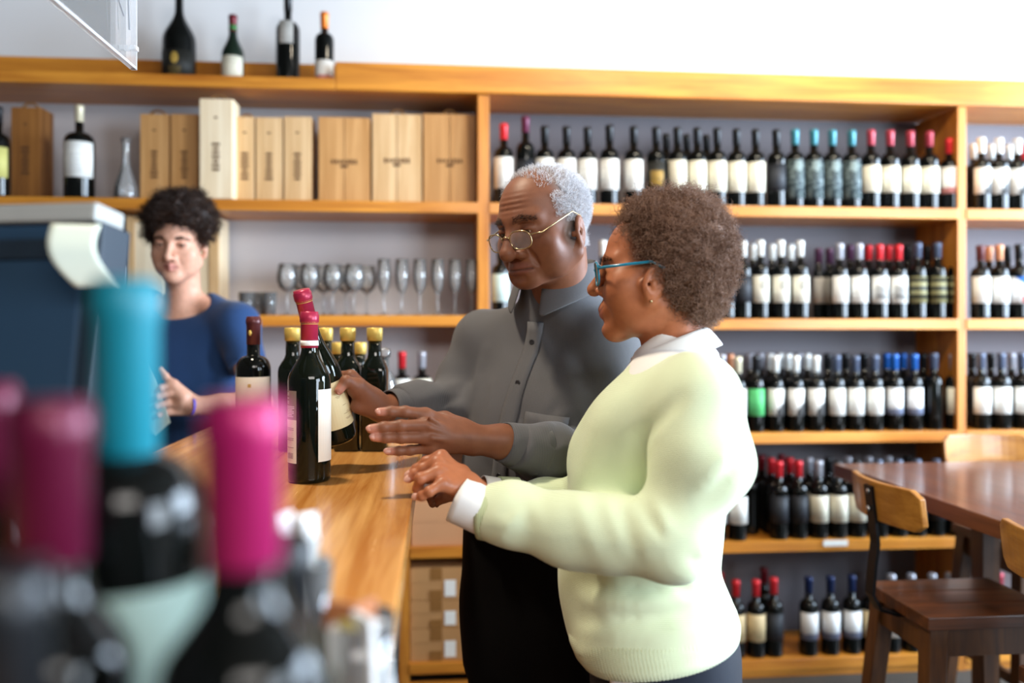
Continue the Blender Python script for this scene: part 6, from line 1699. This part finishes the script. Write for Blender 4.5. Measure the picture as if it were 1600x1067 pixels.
# ------------------------------------------------------------------ the young man behind the counter
def young_man():
    s = 0.99
    base = P(284, HOR, 2.68); base[2] = 0
    O = base
    root = empty('person', tuple(base), 0, 'young man with curly dark hair in a navy T-shirt reading behind the counter', 'person')
    hf = Frame(P(280, 380, 2.63), dirv(0.06, -0.97, -0.14), (0.03, 0, 1))
    tf = Frame(P(285, 770, 2.70), dirv(0.08, -1, 0), (0, 0, 1))
    SL, SR = P(370, 509, 2.66), P(203, 509, 2.72)
    EL, ER = P(402, 628, 2.55), P(170, 640, 2.62)
    WL, WR = P(303, 634, 2.42), P(205, 660, 2.42)
    rows = [(-0.06, 0, 0, .155, .11), (0, 0, 0, .155, .11), (.15, 0, 0, .148, .105), (.30, 0, 0.0, .165, .11), (.42, 0, -.01, .172, .105), (.50, 0, -.015, .155, .09), (.555, 0, -.015, .09, .07), (.60, 0, -.01, .056, .056)]
    F = Field(); F.add(Loft(tf, rows, 2.2), 0)
    F.add(Cap(tf.w((0, -0.01, .56)), hf.w((0, -.025, -.05)), .055, .052), .03)
    path(F, [(SL, .048), (EL, .038), (P(345, 634, 2.47), .032), (WL, .026)], .02); path(F, [(SR, .048), (ER, .038), (WR, .026)], .02)
    bf = Frame(base, tf.R[:, 1]); legs(F, bf, (.085, 0, .82), (.09, 0, .47), (.09, -.02, .08), .07, .05, .04)
    head(F, hf, s, jaw=0.047, chin=(0.076, -0.102, 0.017), nose=(0.0075, 0.116, -0.040, 0.0118, 0.0135), nosew=0.0098, lip=0.0066, cheek=0.025, lid=0.22, mouth=0.0235, width=0.074, fold=-0.004)
    for q in (-1, 1):
        F.add(Ell(hf.w(np.array((q * 0.042, 0.036, -0.060)) * s), np.array((.020, .034, .034)) * s, hf.R), 0.022)
        F.add(Cap(P(280 + q * 36, 474, 2.69), SL if q > 0 else SR, .030, .045), .03)
    b2 = dirv(0.3, -0.8, 0.3)
    HL = build_hand(WL, [P(272, 600, 2.40), P(266, 614, 2.39), P(263, 629, 2.39), P(264, 643, 2.395)],
        [[P(250, 606, 2.38), P(240, 612, 2.385), P(234, 616, 2.40)], [P(244, 620, 2.37), P(233, 626, 2.378), P(227, 629, 2.395)], [P(242, 635, 2.37), P(232, 640, 2.378), P(227, 643, 2.395)], [P(246, 649, 2.38), P(238, 653, 2.385), P(233, 655, 2.40)]],
        [P(285, 620, 2.40), P(268, 600, 2.40), P(258, 588, 2.40), P(250, 577, 2.40)], back=b2)
    F.add(HL, .011)
    HR = build_hand(WR, [P(222, 640, 2.42), P(222, 650, 2.41), P(222, 660, 2.41), P(222, 670, 2.41)], [[P(232, 645, 2.41), P(238, 648, 2.41), P(243, 650, 2.41)], [P(234, 655, 2.41), P(240, 658, 2.41), P(245, 660, 2.41)], [P(234, 664, 2.41), P(240, 667, 2.41), P(244, 669, 2.41)], [P(232, 673, 2.41), P(237, 675, 2.41), P(241, 676, 2.41)]],
        [P(212, 650, 2.43), P(225, 640, 2.43), P(233, 636, 2.42), P(240, 633, 2.42)], back=UPV)
    F.add(HR, .011)
    hx, hy, hz = hf.o
    fx = [(hx - .12, hx + .12, .003)]; fy = [(hy - .14, hy + .11, .0035)]; fz = [(hz - .14, hz + .12, .003), (float(P(250, 660, 2.4)[2]), float(P(250, 575, 2.4)[2]), .003)]
    fy.append((float(WL[1]) - .06, float(WL[1]) + .03, .0035)); fx.append((float(P(225, 600, 2.4)[0]) - .01, float(P(305, 600, 2.4)[0]), .0032))
    V, Q = polygonise(F, axis(base[0] - .34, base[0] + .34, .011, fx), axis(base[1] - .42, base[1] + .22, .011, fy), axis(0, hz + .14, .011, fz)); V = relax(V, Q, 1, .35); N = vnormals(V, Q)
    L = hf.l(V); inh = np.linalg.norm(L, axis=1) < .17
    lips = lip_weight(L, s, .0225, lip=.0072) * inh
    lash = sstep(.0045, .0018, np.abs(L[:, 2] / s + .0005)) * (L[:, 1] > .06) * inh * sstep(.05, .045, np.abs(L[:, 0])) * sstep(.016, .020, np.abs(L[:, 0]))
    C = paint(V, lin('#DDAA92'), [(lips * .65, lin('#C07470')), (mouth_line(L, s, .0235) * inh * .5, lin('#6A302C')), (lash * .6, lin('#4A3028'))])
    body_mesh('body', V, Q, skin_mat('skin_young_man', .45, .12), root, C, O)
    eyes(root, hf, s, iris_mat('iris_dark', '#24160E'), O, (0, -.4))
    hm = hair_mat('dark_curly_hair', '#1A110D', '#3A271E', .5)
    brows(hf, s, V, N, L, hm, root, O, 260, .0135, .0225, 9, .010, .0005)
    w = lambda *p: hf.w(np.array(p)); H = Field()
    H.add(Ell(w(0, -.02, .085), (.098, .098, .082), hf.R), 0); H.add(Ell(w(0.01, .058, .088), (.076, .040, .036), hf.R), .02)
    for q in (-1, 1): H.add(Ell(w(q * .075, .005, .045), (.030, .045, .045), hf.R), .02)
    H.disp(fold_noise(41, .016, 75, 10)); H.disp(fold_noise(42, .007, 190, 10))
    v_, q_ = polygonise(H, axis(hx - .15, hx + .15, .006), axis(hy - .16, hy + .16, .006), axis(hz - .05, hz + .2, .006)); n_ = vnormals(v_, q_)
    body_mesh('hair_mass', v_ - n_ * .003, q_, hm, root, None, O)
    grow('curly_strands', v_, n_, np.ones(len(v_), bool), 3200, .026, hm, root, O, 43, inset=.006, width=.0009, nseg=8, curl=.006, turns=1.6)
    navy = cloth_mat('navy_cotton', '#24426F', .85, 'plain', 900, .25)
    G = Field()
    G.add(Loft(tf, [(z, cx, cy, a + .018, b + .016) for z, cx, cy, a, b in rows[:-2]] + [(.56, 0, -.015, .10, .08)], 2.25, .01), 0)
    for S_ in (SL, SR): G.add(Cap(tf.w((0, -.02, .49)), S_ + UPV * .01, .07, .062), .05)
    for q in (-1, 1): G.add(Cap(P(282 + q * 46, 474, 2.70), SL if q > 0 else SR, .040, .060), .03)
    for a, b, r0, r1 in ((SL, P(388, 575, 2.60), .064, .062), (SR, P(183, 580, 2.68), .064, .062)):
        sl = Field(); sl.add(Cap(a, b, r0, r1), 0); sl.cut(Half(a + (b - a) * .96, b - a), .005); G.add(sl, .03)
    G.sub(Ell(P(282, 462, 2.62), (.082, .095, .062), tf.R), .01)
    for a, b, r_, am in (((300, 560, 2.55), (345, 620, 2.55), .016, .008), ((270, 600, 2.55), (330, 650, 2.55), .016, .008), ((350, 560, 2.57), (330, 600, 2.55), .014, .007), ((290, 620, 2.55), (350, 610, 2.56), .014, .006)): G.disp(ridge(P(*a), P(*b), r_, am))
    G.disp(fold_noise(44, .005, 22))
    V2, Q2 = polygonise(G, axis(base[0] - .36, base[0] + .36, .0085), axis(base[1] - .3, base[1] + .22, .0085), axis(tf.o[2] - .1, tf.o[2] + .62, .0085)); V2 = relax(V2, Q2, 2, .4)
    body_mesh('t_shirt', V2, Q2, navy, root, None, O)
    T = Field(); T.add(Loft(tf, [(-.25, 0, 0, .15, .115), (-.1, 0, 0, .168, .125), (-.04, 0, 0, .166, .12)], 2.25, .01), 0)
    legs(T, bf, (.085, 0, .74), (.095, .01, .45), (.095, -.02, .07), .088, .068, .058, .04); T.cut(Half((0, 0, .03), (0, 0, -1)), .004)
    V3, Q3 = polygonise(T, axis(base[0] - .25, base[0] + .25, .014), axis(base[1] - .25, base[1] + .25, .014), axis(0, .86, .014)); body_mesh('trousers', V3, Q3, cloth_mat('dark_trousers', '#1A1A1E', .85), root, None, O)
    shoes(bf, (-.095, .095), -.03, 0, M['black_shoe'], root, O)
    a, b = P(301, 634, 2.417), P(296, 634, 2.41)
    ring_cuff('wrist_band', P(301, 634, 2.418), P(296.5, 634, 2.412), .0272, .0272, pmat('violet_band', '#6A58B8', .5), root, O, .002)
    return root
young_man()
# the folded price list he holds
bk = empty('price_list', tuple(P(236, 620, 2.385)), 0, 'folded pale green price list held upright by the young man', 'leaflet')
o_ = P(236, 620, 2.385)
def leaf(pts, mat, t=.0012):
    V = [np.array(p) - o_ for p in pts]; V = V + [v + FWD * t for v in V]; n = len(pts)
    F = [tuple(range(n)), tuple(range(2 * n - 1, n - 1, -1))] + [(i, (i + 1) % n, n + (i + 1) % n, n + i) for i in range(n)]
    return V, F
for pts in ([P(219, 548, 2.37), P(242, 594, 2.375), P(266, 660, 2.38), P(241, 681, 2.385), P(205, 640, 2.365)], [P(205, 560, 2.34), P(219, 548, 2.372), P(205, 640, 2.367), P(241, 681, 2.387), P(228, 690, 2.36), P(190, 640, 2.34)][:3] + [P(190, 650, 2.34)]):
    V, F = leaf(pts, None); mesh_from('leaf', V, F, M['paper_green'], bk, False)
